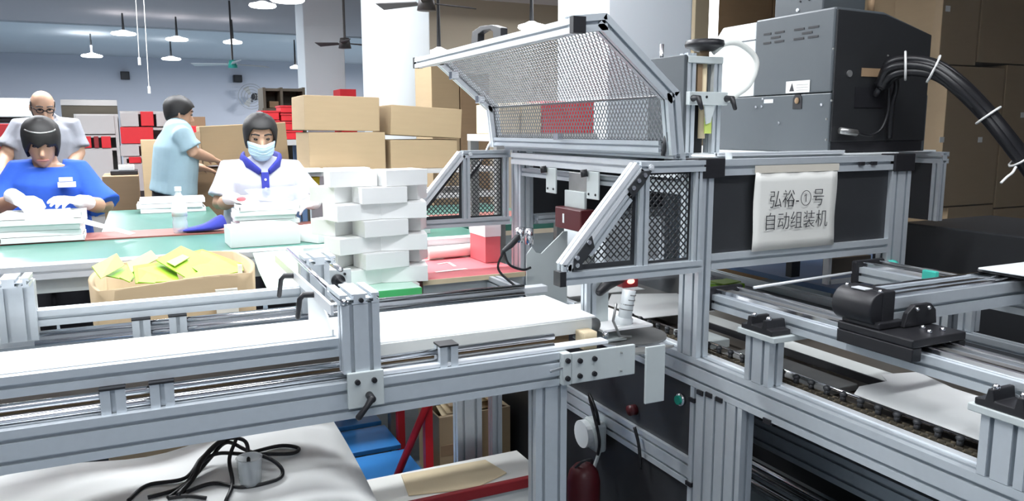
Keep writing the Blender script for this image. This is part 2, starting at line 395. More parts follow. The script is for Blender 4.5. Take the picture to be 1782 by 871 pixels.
B('side_panel', XL+.012, XL+.018, 1.617, 2.90, .49, .697, 'panel', mc)
B('side_panel', XL+.012, XL+.018, 1.617, 2.90, .04, .41, 'panel', mc)
bt = MB().cyl((XL+.012, 1.666, .641), (XL+.002, 1.666, .641), .017, n=24).build('push_button', 'chrome', mc, True)
MB().cyl((XL+.002, 1.666, .641), (XL-.006, 1.666, .641), .0125, n=24).build('button_cap', 'greenbtn', bt)
MB().cyl((XL+.012, 1.889, .537), (XL-.012, 1.889, .537), .016, n=20).build('emergency_stop', 'deepred', mc, True)
for y0, z0 in ((1.575, .69), (1.54, .695), (1.50, .695), (1.33, .697), (1.608, .66), (1.61, .42)):
    MB().box(XL-.004, XL+.004, y0-.012, y0+.012, z0-.006, z0+.006).build('joint_clip', 'black', mc)
# inner deck: plates, strips, chain
B('deck_plate', XL+.04, 1.52, .3, 2.95, .742, .752, 'steeld', mc)
B('deck_plate', 1.525, 1.80, .3, 2.95, .742, .756, 'steeld', mc)
B('deck_plate', 1.805, XR-.04, .3, 2.95, .742, .752, 'panel', mc)
B('ledge_strip', XL+.04, XL+.058, .3, 2.6, .77, .779, 'bright', mc)
B('guide_strip', 1.535, 1.60, .3, 1.95, .785, .797, 'beltside', mc)
B('guide_edge', 1.528, 1.534, .3, 1.95, .778, .797, 'black', mc)
MB().cyl((1.43, .9, .778), (1.43, 2.0, .778), .004).build('thin_rod', 'chrome', mc, True)
B('pusher_block', 1.40, 1.52, 1.27, 1.62, .757, .774, 'steel', mc, .003)
B('pusher_block', 1.42, 1.50, 1.70, 1.86, .757, .782, 'plate', mc, .003)
chn = MB()
for k in range(95):
    y0 = .42+k*.018
    chn.box(1.366, 1.370, y0-.008, y0+.008, .768, .782).box(1.380, 1.384, y0-.008, y0+.008, .768, .782)
    chn.cyl((1.362, y0+.009, .775), (1.388, y0+.009, .775), .004, n=6)
chn = chn.build('conveyor_chain', 'chain', mc, kind='stuff')
for k in range(36):
    y0 = .45+k*.046
    MB().cyl((1.375, y0, .782), (1.375, y0, .793), .007, .006, 8).ball((1.375, y0, .796), (.009, .009, .007), 6).build('chain_lug', 'panel', mc, True)
# darkness under the deck: inner frame and rods
P('inner_beam', 1.60, 1.64, .3, 2.9, .45, .53, 'y', mc)
P('inner_beam', 1.75, 1.79, .3, 2.9, .20, .28, 'y', mc)
for xx, zz in ((1.55, .40), (1.55, .36), (1.69, .33)): MB().cyl((xx, .3, zz), (xx, 2.2, zz), .012).build('inner_rod', 'chrome', mc, True)
B('back_panel', XR-.012, XR-.006, .3, 2.9, .04, .697, 'panel', mc)
for y0 in (1.05, 1.20): MB().loft([(1.45, y0, .30), (1.46, y0+.05, .40), (1.5, y0+.03, .46)], [.008]*3, n=8).build('loose_hose', 'cable', mc, True)
# upper frame
P('corner_post', XL, XL+.04, 1.60, 1.68, .777, 1.30, 'z', mc)
P('corner_post', XL, XL+.04, 2.66, 2.74, .777, 1.30, 'z', mc)
P('corner_post', XL+.04, XL+.075, 2.70, 2.74, .777, 1.30, 'z', mc)
P('corner_post', 2.0, 2.08, 1.60, 1.64, .777, 1.30, 'z', mc)
P('corner_post', 2.0, 2.08, 2.70, 2.74, .777, 1.30, 'z', mc)
P('cabinet_beam', 1.366, 2.0, 1.60, 1.64, 1.258, 1.30, 'x', mc)
P('cabinet_beam', 1.338, 2.0, 1.60, 1.64, 1.012, 1.053, 'x', mc)
P('cabinet_beam', 1.375, 2.0, 2.70, 2.74, 1.258, 1.30, 'x', mc)
P('cabinet_beam', 1.375, 2.0, 2.70, 2.74, 1.012, 1.053, 'x', mc)
P('cabinet_beam', 2.04, 2.08, 1.64, 2.70, 1.258, 1.30, 'y', mc)
B('corner_cap', 1.279, 1.366, 1.592, 1.645, 1.253, 1.304, 'black', mc, .002)
B('corner_cap', 2.0, 2.083, 1.592, 1.645, 1.253, 1.304, 'black', mc, .002)
B('front_panel', 1.338, 2.0, 1.615, 1.62, 1.053, 1.258, 'panel', mc)
B('rear_panel', 1.375, 2.0, 2.715, 2.72, 1.053, 1.258, 'panel', mc)
P('rear_sill', 1.375, 2.0, 2.66, 2.70, 1.02, 1.05, 'x', mc)
for x0 in (1.855, 1.905): MB().box(x0, x0+.02, 1.594, 1.60, 1.274, 1.284).build('slot_nut', 'black', mc)
P('head_beam', XL-.03, XL, 1.66, 2.68, 1.25, 1.292, 'y', mc, 'bright')
P('head_beam', XL+.005, XL+.04, 1.68, 2.66, 1.205, 1.235, 'y', mc)
B('top_plate', 2.092, 2.42, 1.775, 2.74, 1.3005, 1.306, 'white', mc, .001)
B('top_plate', XL+.06, 2.09, 1.655, 2.74, 1.3005, 1.306, 'white', mc, .001)
P('top_rail', XL+.09, 1.85, 1.645, 1.665, 1.3065, 1.316, 'x', mc, 'bright')
MB().cyl((1.40, 1.62, 1.300), (1.40, 1.62, 1.318), .009).build('foot_knob', 'white', mc)
# right side guard
P('guard_beam', 2.40, 2.44, 1.74, 2.74, 1.262, 1.30, 'y', mc)
P('guard_post', 2.40, 2.43, 1.74, 1.77, 1.07, 1.262, 'z', mc)
B('guard_panel', 2.405, 2.41, 1.77, 2.70, 1.07, 1.262, 'panel', mc)
# mesh guards in trapezoid frames
def diamond_sheet(o, u, v, poly, border, a, b, open_, par, name, m, th=.0015):
    """expanded-metal sheet: plain rim plus diamond cells with open middles, all real geometry"""
    o, u, v = Vector(o), Vector(u), Vector(v); mb = MB()
    n = len(poly); cx = sum(p[0] for p in poly)/n; cy = sum(p[1] for p in poly)/n
    # inset polygon
    ins = []
    for i in range(n):
        p0, p1, p2 = Vector(poly[i-1]), Vector(poly[i]), Vector(poly[(i+1) % n])
        e0 = (p1-p0).normalized(); e1 = (p2-p1).normalized()
        n0 = Vector((-e0.y, e0.x)); n1 = Vector((-e1.y, e1.x))
        if n0.dot(Vector((cx, cy))-p1) < 0: n0 = -n0
        if n1.dot(Vector((cx, cy))-p1) < 0: n1 = -n1
        bis = n0+n1; ins.append(p1+bis*(border/ max(.3, (bis.dot(n0)))))
    for i in range(n):
        j = (i+1) % n
        mb.add([o+u*q[0]+v*q[1] for q in (poly[i], poly[j], ins[j], ins[i])], [(0,1,2,3)])
    def inside(p):
        s0 = None
        for i in range(n):
            q0, q1 = ins[i], ins[(i+1) % n]
            c = (q1.x-q0.x)*(p[1]-q0.y)-(q1.y-q0.y)*(p[0]-q0.x)
            if s0 is None: s0 = c > 0
            elif (c > 0) != s0: return False
        return True
    x0 = min(q.x for q in ins); x1 = max(q.x for q in ins); y0 = min(q.y for q in ins); y1 = max(q.y for q in ins)
    r = 0; yy = y0
    while yy <= y1+b:
        xx = x0+(a/2 if r % 2 else 0)
        while xx <= x1+a:
            if inside((xx, yy)):
                out = [(a/2,0),(0,b),(-a/2,0),(0,-b)]
                mb.add([o+u*(xx+p)+v*(yy+q) for p, q in out]+[o+u*(xx+p*open_)+v*(yy+q*open_) for p, q in out],
                       [(0,1,5,4),(1,2,6,5),(2,3,7,6),(3,0,4,7)])
            xx += a
        yy += b; r += 1
    return mb.build(name, m, par, solid=th, kind='stuff')
def guard(y0, near=True):
    P('guard_bar', .885, 1.297, y0-.015, y0+.015, 1.012, 1.043, 'x', mc)
    P('guard_bar', 1.10, 1.297, y0-.015, y0+.015, 1.272, 1.30, 'x', mc)
    P('guard_bar', 1.268, 1.29, y0-.012, y0+.012, 1.043, 1.272, 'z', mc)
    P('guard_bar', 1.100, 1.128, y0-.012, y0+.012, 1.043, 1.272, 'z', mc)
    P('guard_bar', .885, .908, y0-.015, y0+.015, 1.043, 1.062, 'z', mc)
    MB().profile((.893, y0, 1.055), (1.098, y0, 1.288), .03, .03, (0,1,0)).build('guard_bar', 'bright', mc)
    if near: MB().profile((.955, y0-.003, 1.085), (1.068, y0-.003, 1.215), .024, .024, (0,1,0)).build('inner_bar', 'alu', mc)
    B('end_cap', .876, .893, y0-.017, y0+.017, 1.010, 1.046, 'black', mc, .001)
    for q in (((.912, 1.048), (.912, 1.075), (.96, 1.128), (.968, 1.10), (.935, 1.065), (.935, 1.048)), ((1.06, 1.236), (1.10, 1.278), (1.128, 1.278), (1.105, 1.245), (1.075, 1.215))) if near else ():
        gp = MB().prism(q, (0, y0-.016, 0), (1,0,0), (0,0,1), (0,-.004,0)).build('gusset', 'panel', mc)
        c = [(q[0][0]+.008, q[0][1]+.012), (q[1][0]+.008, q[1][1]+.003), (q[2][0]-.008, q[2][1]-.015)] if q[0][0] < 1 else [(1.075, 1.238), (1.09, 1.255), (1.108, 1.268)]
        for p in c: bolt((p[0], y0-.02, p[1]), (0,-1,0), .006, gp, 'chrome', h=.003)
    bolt((1.128, y0-.016, 1.286), (0,-1,0), .008, mc, 'bright', h=.003)
    diamond_sheet((0, y0+.008, 0), (1,0,0), (0,0,1), [(.906, 1.040), (1.104, 1.040), (1.104, 1.272)], .016, .0180, .0092, .73, mc, 'guard_mesh', 'panel')
    diamond_sheet((0, y0+.008, 0), (1,0,0), (0,0,1), [(1.124, 1.040), (1.272, 1.040), (1.272, 1.276), (1.124, 1.276)], .010, .0180, .0092, .73, mc, 'guard_mesh', 'panel')
guard(1.60); guard(2.76, False)
P('infeed_beam', 1.13, 1.17, 2.32, 2.60, .765, .845, 'y', mc)
P('infeed_post', 1.13, 1.17, 2.56, 2.60, .02, .764, 'z', mc)
# hinged mesh hood, standing open
hd = MB().prof(1.232, 1.262, 1.70, 2.76, 1.318, 1.348, 'y').build('hood', 'alu', mc)
P('hinge_rail', XL-.03, XL+.03, 1.68, 2.74, 1.3005, 1.316, 'y', mc)
HP = [(1.25, 1.322), (1.232, 1.462), (1.024, 1.632), (.942, 1.622)]
for y0 in (1.655, 2.775):
    for i in range(3):
        a, b = HP[i], HP[i+1]
        d = (Vector(b)-Vector(a)).normalized()*.008
        MB().profile((a[0]-d.x, y0, a[1]-d.y), (b[0]+d.x, y0, b[1]+d.y), .04, .03, (0,1,0)).build('hood_frame', 'alu' if y0 < 2 else 'bright', hd)
MB().profile((.945, 1.64, 1.618), (.945, 2.79, 1.618), .03, .034, (0,0,1)).build('hood_lip', 'bright', hd)
B('end_cap', .928, .962, 1.622, 1.64, 1.60, 1.638, 'black', hd)
B('end_cap', .928, .962, 2.79, 2.80, 1.60, 1.638, 'black', hd)
def hood_sheet(i, nm):
    a, b = Vector((HP[i][0], 0, HP[i][1])), Vector((HP[i+1][0], 0, HP[i+1][1])); L = (b-a).length
    diamond_sheet((a.x, 0, a.z), (0,1,0), (b-a).normalized(), [(1.67, .0), (2.765, .0), (2.765, L), (1.67, L)], .004, .0170, .0115, .80, hd, nm, 'meshm', .002)
B('hood_skirt', 1.247, 1.250, 1.67, 2.765, 1.322, 1.350, 'panel', hd)
hood_sheet(0, 'hood_mesh'); hood_sheet(1, 'hood_mesh'); hood_sheet(2, 'hood_mesh')
hb = B('latch_plate', 1.205, 1.225, 2.20, 2.23, 1.345, 1.365, 'chrome', hd)
for y0 in (2.735,):
    for t in (.25, .75):
        q = Vector((HP[1][0], 0, HP[1][1])).lerp(Vector((HP[2][0], 0, HP[2][1])), t)
        B('mesh_clip', q.x-.03, q.x, y0-.02, y0+.01, q.z-.03, q.z, 'chrome', hd, .003)
hh = MB()
hq = [(0,0),(0,.05),(.025,.075),(.06,.085),(.085,.07),(.09,0),(.068,0),(.066,.05),(.05,.06),(.03,.055),(.022,.04),(.022,0)]
h0, h1 = pt(877, 62, x=.965).y, pt(824, 74, x=.965).y
hq = [(a_*(h1-h0)/.09, b_*.62) for a_, b_ in hq]
hh.prism(hq, (.955, h0, 1.634), (.0,1,0), (0,0,1), (.022,0,0)).build('hood_handle', 'black', hd, bevel=.002)
MB().cyl((1.12, 2.785, 1.17), (1.19, 2.79, 1.255), .008, n=12).build('gas_strut', 'black', mc, True)
MB().cyl((1.19, 2.79, 1.255), (1.235, 2.79, 1.335), .0045, n=10).build('strut_rod', 'chrome', mc, True)
MB().cyl((1.222, 1.665, 1.31), (1.232, 1.665, 1.37), .006, n=10).build('hinge_arm', 'panel', mc, True)
# sensor brackets and camera under the head beam
for y0 in (2.33, 2.06):
    s_ = MB().box(1.25, 1.256, y0-.035, y0+.035, 1.165, 1.25).build('sensor_bracket', 'plate', mc, bevel=.002)
    MB().cyl((1.25, y0+.03, 1.245), (1.232, y0+.04, 1.242), .012, n=12).build('knob', 'black', s_, True)
    for dy in (-.02, .02): bolt((1.25, y0+dy, 1.18), (-1,0,0), .004, s_, h=.002)
B('sensor_slide', 1.28, 1.30, 2.10, 2.26, 1.17, 1.24, 'steel', mc, .002)
B('sensor_plate', 1.27, 1.28, 2.14, 2.27, 1.125, 1.18, 'plate', mc, .002)
cmr = B('vision_camera', 1.245, 1.30, 2.12, 2.29, 1.055, 1.125, 'deepred', mc, .004)
B('camera_label', 1.2435, 1.245, 2.225, 2.235, 1.075, 1.105, 'white', cmr)
# left guide plate with fittings, near the far post
gp = [(.0,-.01),(.0,.165),(.02,.19),(.035,.17),(.055,.165),(.14,.235),(.155,.235),(.155,-.01)]
MB().prism(gp, (1.145, 2.30, .80), (1,0,0), (0,0,1), (0,.006,0)).build('guide_plate', 'plate', mc)
MB().prism([(0,0),(.08,0),(.05,.02),(.0,.015)], (1.28, 2.2, .80), (1,0,0), (0,1,0), (0,0,.006)).build('crank_plate', 'steel', mc)
MB().cyl((1.15, 2.36, 1.0), (1.15, 2.36, 1.05), .016, n=14).cyl((1.185, 2.36, .99), (1.185, 2.36, 1.045), .014, n=14).build('air_fitting', 'chrome', mc, True)
MB().loft([(1.06, 2.30, .985), (1.09, 2.31, 1.0), (1.13, 2.34, 1.02)], [.007, .011, .012], n=10).build('cable_plug', 'panel', mc, True)
MB().tube(curve_pts([(1.06, 2.30, .985), (1.075, 2.29, .94), (1.12, 2.28, .92), (1.15, 2.28, .925)]), .004).build('sensor_cable', 'cable', mc, True)
MB().tube(curve_pts([(1.06, 2.30, .985), (1.05, 2.32, .92), (1.10, 2.28, .86), (1.13, 2.25, .815)]), .004).build('sensor_cable', 'cable', mc, True)

# paper sign on the cabinet
sg = thing('paper_sign', (1.618, 1.585, 1.05), 'white paper sign with two lines of Chinese writing on dark cabinet', 'sign')
pg = MB(); 
for i in range(9):
    for j in range(7):
        pass
W0, W1, Z0, Z1 = 1.468, 1.768, 1.052, 1.264
nx, nz = 12, 8
pg.v = [Vector((W0+(W1-W0)*i/nx, 1.594-.0035*math.sin(i*1.7+j)*(.5 if j < nz else 1)*(1 if i in (0, nx) else .35), Z0+(Z1-Z0)*j/nz)) for j in range(nz+1) for i in range(nx+1)]
pg.f = [(j*(nx+1)+i, j*(nx+1)+i+1, (j+1)*(nx+1)+i+1, (j+1)*(nx+1)+i) for j in range(nz) for i in range(nx)]
pg.build('sheet', 'sheet', sg, True, solid=.001)
B('tape_strip', W0-.002, W1+.004, 1.592, 1.5925, Z1-.002, Z1+.018, 'tape', sg)
def text(s, size, loc, par, name='lettering', sx=1.0, m='ink', rot=(R(90), 0, 0)):
    c = bpy.data.curves.new(name, 'FONT'); c.body = s; c.size = size; c.align_x = 'CENTER'; c.align_y = 'CENTER'; c.extrude = .0004; c.offset = -.0006
    o = bpy.data.objects.new(name, c); COL.objects.link(o); o.data.materials.append(M[m]); o.parent = par
    o.data.resolution_u = 3
    me = bpy.data.meshes.new_from_object(o); me.name = name
    bpy.data.objects.remove(o); bpy.data.curves.remove(c)
    o = bpy.data.objects.new(name, me); COL.objects.link(o); o.parent = par
    o.location = Vector(loc)-wl(par); o.rotation_euler = rot; o.scale = (sx, 1.12, 1); return o
TX = text('弘裕-①号', .047, (1.618, 1.5885, 1.187), sg)
text('自动组装机', .047, (1.618, 1.5885, 1.127), sg)
for o_, vals in ((mc, None),): pass
# ================================================================== ON TOP OF THE MACHINE
pr = thing('printing_unit', (2.04, 2.0, 1.306), 'big dark grey cabinet unit with white left cover on top of the machine', 'machine')
X0, Y0 = 1.84, 1.70
Y1 = pt(1313, 100, x=X0).y; Y2 = pt(1245, 100, x=X0).y; XB = 2.26
ZT = pt(1437, 14, x=X0).z
bx = MB(); ch = .012
bx.prism([(X0, Y0), (XB, Y0), (XB, Y2), (X0, Y2)], (0,0,1.307), (1,0,0), (0,1,0), (0,0,.175)); bx.build('lower_body', 'printer', pr, bevel=.003)
hb_ = MB().prism([(X0, 1.484), (XB-.02, 1.484), (XB-.02, ZT-.055), (X0+.20, ZT-.004), (X0, ZT)], (0, Y0, 0), (1,0,0), (0,0,1), (0,Y1-Y0,0)).build('upper_body', 'printer', pr, bevel=.006)
wc = MB().prism([(Y1+.002, 1.484), (Y2, 1.484), (Y2, ZT-.035), (Y2-.03, ZT-.005), (Y1+.002, ZT-.005)], (X0+.004, 0, 0), (0,1,0), (0,0,1), (XB-X0-.05,0,0)).build('white_cover', 'white', pr, bevel=.004)
B('cover_seam', X0+.002, X0+.0045, Y1, Y2, ZT-.062, ZT-.059, 'printer', wc)
# near face: black plate with rounded top right
MB().prism([(X0+.004, 1.34), (XB-.012, 1.34), (XB-.012, ZT-.062), (X0+.20, ZT-.012), (X0+.004, ZT-.008)], (0, Y0-.001, 0), (1,0,0), (0,0,1), (0,-.005,0)).build('side_plate', 'printerd', pr, bevel=.002)
B('plate_window', X0+.09, X0+.25, Y0-.009, Y0-.006, 1.44, 1.50, 'black', pr)
B('base_foot', X0+.01, XB-.02, Y0-.004, Y0+.02, 1.309, 1.339, 'black', pr)
for z_, rows in ((ZT-.052, ((.06,.11),(.13,.18),(.23,.28),(.30,.34))), (ZT-.066, ((.09,.14),(.25,.30))), (ZT-.080, ((.06,.11),(.13,.18),(.23,.28),(.30,.34)))):
    for a, b in rows:
        k = (Y1-Y0)/.40
        B('vent_slot', X0-.0015, X0+.001, Y0+.01+a*k, Y0+.01+b*k, z_, z_+.006, 'black', hb_)
lb = thing('warning_label', tuple(pt(1388, 160, x=X0-.002)), 'small white warning label with black triangle on the dark grey cabinet', 'label')
a = pt(1368, 142, x=X0-.0025); b = pt(1408, 160, x=X0-.0025)
B('label_sheet', X0-.0022, X0-.001, b.y, a.y, b.z, a.z, 'sheet', lb)
ty = a.y-.025
MB().prism([(ty-.010, b.z+.005), (ty+.010, b.z+.005), (ty, a.z-.005)], (X0-.0026,0,0), (0,1,0), (0,0,1), (.0005,0,0)).build('warning_triangle', 'ink', lb)
for k in range(3): B('print_line', X0-.0026, X0-.0021, b.y+.006, ty-.018, b.z+.006+k*.008, b.z+.008+k*.008, 'steel', lb)
q = pt(1388, 178, x=X0)
rc = MB().prism([(-.018,-.02),(.018,-.02),(.018,.012),(.010,.024),(-.010,.024),(-.018,.012)], (X0-.002, q.y, q.z), (0,1,0), (0,0,1), (.003,0,0)).build('socket_recess', 'black', pr)
MB().ball((X0-.004, q.y, q.z+.005), (.004,.008,.010)).build('socket_plug', 'cardd', rc, True)
for px, py in ((1326, 185), (1328, 172), (1316, 186), (1430, 182), (1356, 214)):
    p = pt(px, py, x=X0); bolt((X0, p.y, p.z), (-1,0,0), .005, pr, 'chrome', h=.003)
p = pt(1338, 176, x=X0); B('name_plate', X0-.002, X0, p.y-.02, p.y+.02, p.z-.006, p.z+.006, 'bright', pr)
for px, py in ((1450, 85), (1545, 97), (1447, 175), (1438, 207), (1437, 243)):
    p = pt(px, py, y=Y0-.006); bolt((p.x, Y0-.006, p.z), (0,-1,0), .0035, pr, 'steel', h=.002)
p0 = pt(1500, 118, y=Y0-.007); p1 = pt(1532, 134, y=Y0-.007); B('orange_sticker', p0.x, p1.x, Y0-.0085, Y0-.006, p1.z, p0.z, 'cardd', pr)
p = pt(1478, 128, y=Y0-.007); MB().cyl((p.x, Y0-.006, p.z), (p.x, Y0-.010, p.z), .010, n=16).build('round_label', 'steel', pr)
# small head on top
p0 = pt(1348, 22, x=X0+.06); p1 = pt(1432, 12, x=X0+.06)
tb = B('top_module', X0+.06, X0+.24, p1.y, p0.y, ZT+.001, ZT+.12, 'printer', pr, .004)
for k in range(5): MB().cyl((X0+.06, p1.y+.02+.018*k, ZT+.045+.006*(k % 2)), (X0+.057, p1.y+.02+.018*k, ZT+.045+.006*(k % 2)), .003, n=6).build('vent_hole', 'black', tb)
bolt((X0+.06, (p0.y+p1.y)/2, ZT+.02), (-1,0,0), .006, tb, 'bright', h=.003)
MB().cyl((X0+.2, Y0+.05, ZT+.001), (X0+.2, Y0+.05, ZT+.05), .010).build('copper_fitting', 'cardd', pr, True)

# column slide with hand wheel
X1 = 1.44
cy = pt(1195, 180, x=X1).y
cy2 = pt(1133, 180, x=X1).y
sc = thing('slide_column', (X1+.05, cy, 1.306), 'aluminium column slide with black hand wheel beside a grey panel', 'machine')
zt = pt(1195, 92, x=X1).z
pq = pt(1133, 103, x=X1)
B('grey_panel', X1-.012, X1-.002, cy, cy2, 1.307, zt-.005, 'printer', sc, .002)
xr = pt(1256, 150, y=cy).x
P('column_rail', X1, X1+.03, cy, cy+.04, 1.307, zt, 'z', sc)
P('column_rail', xr-.03, xr, cy, cy+.04, 1.307, zt-.008, 'z', sc)
B('column_head', X1, xr, cy-.004, cy+.05, zt-.028, zt-.008, 'plate', sc, .002)
B('column_back', X1+.03, xr-.03, cy+.045, cy+.05, 1.307, zt-.03, 'printerd', sc)
p = pt(1225, 120, y=cy+.02); zc0 = pt(1225, 165, y=cy+.02).z
MB().cyl((p.x, cy+.022, 1.35), (p.x, cy+.022, zt-.028), .011, n=14).build('lead_screw', 'cardin', sc, True)
B('screw_cover', p.x-.03, p.x-.013, cy+.01, cy+.03, zc0, zt-.03, 'cardd', sc)
za, zb = pt(1225, 160, y=cy).z, pt(1225, 183, y=cy).z
cr = B('slide_carriage', X1-.006, xr+.008, cy-.02, cy-.002, zb, za, 'plate', sc, .002)
for dx in (.03, .055): bolt((X1+dx, cy-.02, (za+zb)/2+.004), (0,-1,0), .004, cr, h=.002)
for xx in (X1+.006, xr+.002): MB().loft([(xx, cy-.02, (za+zb)/2), (xx, cy-.045, (za+zb)/2), (xx+.008, cy-.05, (za+zb)/2-.03)], [.010, .009, .006], n=8).build('clamp_lever', 'black', cr, True)
MB().prism([(-.02,0),(.02,0),(.004,-.05),(-.012,-.055)], (p.x-.002, cy-.012, zb), (1,0,0), (0,0,1), (0,-.004,0)).build('pointer_plate', 'plate', cr)
z2 = pt(1225, 225, y=cy).z; B('yellow_scale', p.x-.012, p.x+.012, cy-.008, cy-.004, z2-.012, z2+.035, 'limepale', sc)
zw0, zw1 = pt(1225, 82, y=cy).z, pt(1225, 62, y=cy).z
hw = MB().cyl((p.x, cy+.02, zt-.008), (p.x, cy+.02, zw0), .014, n=14).build('wheel_shaft', 'cardd', sc, True)
wl_ = MB()
rr = .055; prof_ = [(.0, 0), (.022, -.006), (.03, -.004), (.045, .004), (rr, .006), (rr+.003, .013), (rr, .024), (.045, .027), (.0, .024)]
wl_.rings([[Vector((p.x+max(.001, a_)*math.cos(6.2832*j/28), cy+.02+max(.001, a_)*math.sin(6.2832*j/28), zw0-.004+b_)) for j in range(28)] for a_, b_ in prof_])
wl_.build('hand_wheel', 'black', sc, True)
MB().cyl((X1-.005, cy+.12, 1.55), (X1-.005, cy+.12, zt+.035), .006).build('side_rod', 'chrome', sc, True)
# white hose loop
ho = MB().tube(curve_pts([pt(1240, 92, y=cy+.01), pt(1262, 76, y=cy-.02), pt(1290, 78, y=cy-.03), pt(1316, 105, y=cy-.04), pt(1305, 145, y=cy-.04), pt(1280, 166, y=cy-.03), pt(1266, 174, y=cy-.02)], 10), .0085, 10).build('air_hose', 'hose', None, True)
tag(ho, 'white air hose looping from the hand wheel column', 'hose')

# black cable bundle to the right, with white ties
cb = thing('cable_bundle', tuple(pt(1575, 120, y=1.66)), 'thick black cable bundle with white ties arching over right side', 'cable')
mp_ = [pt(1533, 150, y=1.67), pt(1552, 122, y=1.64), pt(1585, 114, y=1.60), pt(1630, 122, y=1.55), pt(1670, 150, y=1.5), pt(1715, 195, y=1.45), pt(1752, 240, y=1.40), pt(1790, 290, y=1.36), pt(1850, 380, y=1.30)]
cc = curve_pts(mp_, 8)
for k in range(7):
    a_ = k*6.2832/6; off = Vector((math.cos(a_), math.sin(a_)*.3, math.sin(a_)))*(.021 if k < 6 else 0)
    MB().tube([q+off*(min(1, .35+i/12)) for i, q in enumerate(cc)], .0125 if k < 6 else .022, 8).build('cable', 'cable', cb, True)
for px, py, yy, ang in ((1575, 116, 1.61, 1.35), (1624, 122, 1.555, 1.15), (1722, 201, 1.44, .75), (1779, 275, 1.37, .75)):
    c = pt(px, py, y=yy); i = min(range(len(cc)), key=lambda k: (cc[k]-c).length); c = cc[i]
    d = (cc[min(i+1, len(cc)-1)]-cc[max(0, i-1)]).normalized()
    u = Vector((0,1,0)); u = (u-u.dot(d)*d).normalized(); v = d.cross(u)
    MB().tube([c+u*.034*math.cos(t*.5236)+v*.040*math.sin(t*.5236) for t in range(13)], .0035, 6).build('cable_tie', 'tie', cb, True)
MB().tube(curve_pts([pt(1768, 290, y=1.33), pt(1762, 300, y=1.33), pt(1752, 308, y=1.33), pt(1742, 318, y=1.33)], 6), .0035).build('tie_tail', 'tie', cb, True)
MB().tube(curve_pts([pt(1550, 118, y=1.64), pt(1547, 150, y=1.655), pt(1546, 190, y=1.66), pt(1535, 222, y=1.665), pt(1515, 235, y=1.67), pt(1492, 231, y=1.675)], 8), .0045).build('thin_cable', 'cable', cb, True)
MB().tube(curve_pts([pt(1556, 122, y=1.64), pt(1560, 150, y=1.66), pt(1552, 185, y=1.67), pt(1548, 240, y=1.68)], 8), .008).build('thin_cable', 'cable', cb, True)
MB().cyl(pt(1462, 227, y=1.68), pt(1490, 231, y=1.675), .010, n=12).build('connector', 'steel', cb, True)
MB().cyl(pt(1523, 166, y=1.69), pt(1533, 150, y=1.67), .009, n=12).build('connector', 'panel', cb, True)

# ================================================================== GANTRY
ga = thing('linear_gantry', (1.62, 1.1, .776), 'linear rail gantry with black carriages on short aluminium posts at right', 'gantry')
def railmod(x0, x1, y0, y1, z0, z1):
    P('rail_body', x0, x1, y0, y1, z0, z1-.014, 'y', ga)
    for xx in (x0+.012, x1-.022): B('rail_strip', xx, xx+.012, y0, y1, z1-.014, z1, 'chrome', ga, .002)
    B('rail_cover', x0+.034, x1-.034, y0, y1, z1-.014, z1-.008, 'steel', ga)
    B('rail_end', x0-.012, x1+.006, y1, y1+.02, z0-.008, z1+.004, 'black', ga, .006)
railmod(1.352, 1.455, .45, 1.61, .905, .957)
railmod(1.84, 1.94, .45, 1.56, .945, 1.0)
for y0 in (1.335, .745):
    P('rail_post', 1.297, 1.342, y0, y0+.08, .777, .888, 'z', ga)
    B('post_plate', 1.287, 1.46, y0-.022, y0+.10, .889, .903, 'plate', ga, .002)
    k = MB().prism([(-.012, 0), (.09, 0), (.09, .012), (.072, .014), (.068, .034), (.058, .034), (.055, .014), (.022, .014), (.018, .034), (.008, .034), (.004, .014), (-.012, .012)], (1.29, y0, .9035), (0,1,0), (0,0,1), (.058,0,0)).build('rail_clamp', 'black', ga, bevel=.002)
    for yy in (.014, .062): MB().ball((1.305, y0+yy+.001, .938), .007, 8).build('clamp_screw', 'chrome', k, True)
for y0 in (1.30, .70): P('rail_post', 1.87, 1.91, y0, y0+.08, .777, .944, 'z', ga)
# carriage on the near rail
k = B('carriage', 1.322, 1.478, .985, 1.168, .958, .975, 'black', ga, .003)
B('carriage_skirt', 1.322, 1.348, .985, 1.168, .930, .9575, 'black', k, .002)
B('carriage_skirt', 1.459, 1.478, .985, 1.168, .938, .9575, 'black', k, .002)
for yy, xx in ((1.01, 1.40), (1.01, 1.44), (1.04, 1.42), (1.15, 1.335)): MB().ball((xx, yy, .977), .006, 8).build('carriage_screw', 'chrome', k, True)
gb = MB().loft([(1.343, 1.078, 1.014), (1.343, 1.176, 1.014)], [(.034, .036)]*2, (1,0,0), 24, True, False).build('gear_housing', 'black', ga, True, bevel=.003)
B('gear_block', 1.343, 1.38, 1.076, 1.178, .976, 1.0505, 'black', gb, .003)
B('gear_foot', 1.325, 1.40, 1.065, 1.16, .9755, .990, 'black', gb, .003)
B('type_plate', 1.330, 1.352, 1.11, 1.145, 1.0495, 1.0515, 'bright', gb)
for yy in (1.085, 1.168): MB().ball((1.345, yy, 1.050), .005, 8).build('housing_screw', 'chrome', gb, True)
g2 = MB().prism([(0,0),(.10,0),(.095,.03),(.078,.045),(.03,.045),(.01,.03)], (1.385, 1.068, .976), (1,0,0), (0,0,1), (0,-.012,0)).build('side_bracket', 'black', ga, bevel=.002)
for xx in (.035, .07): MB().ball((1.385+xx, 1.055, 1.012), .005, 8).build('bracket_screw', 'chrome', g2, True)
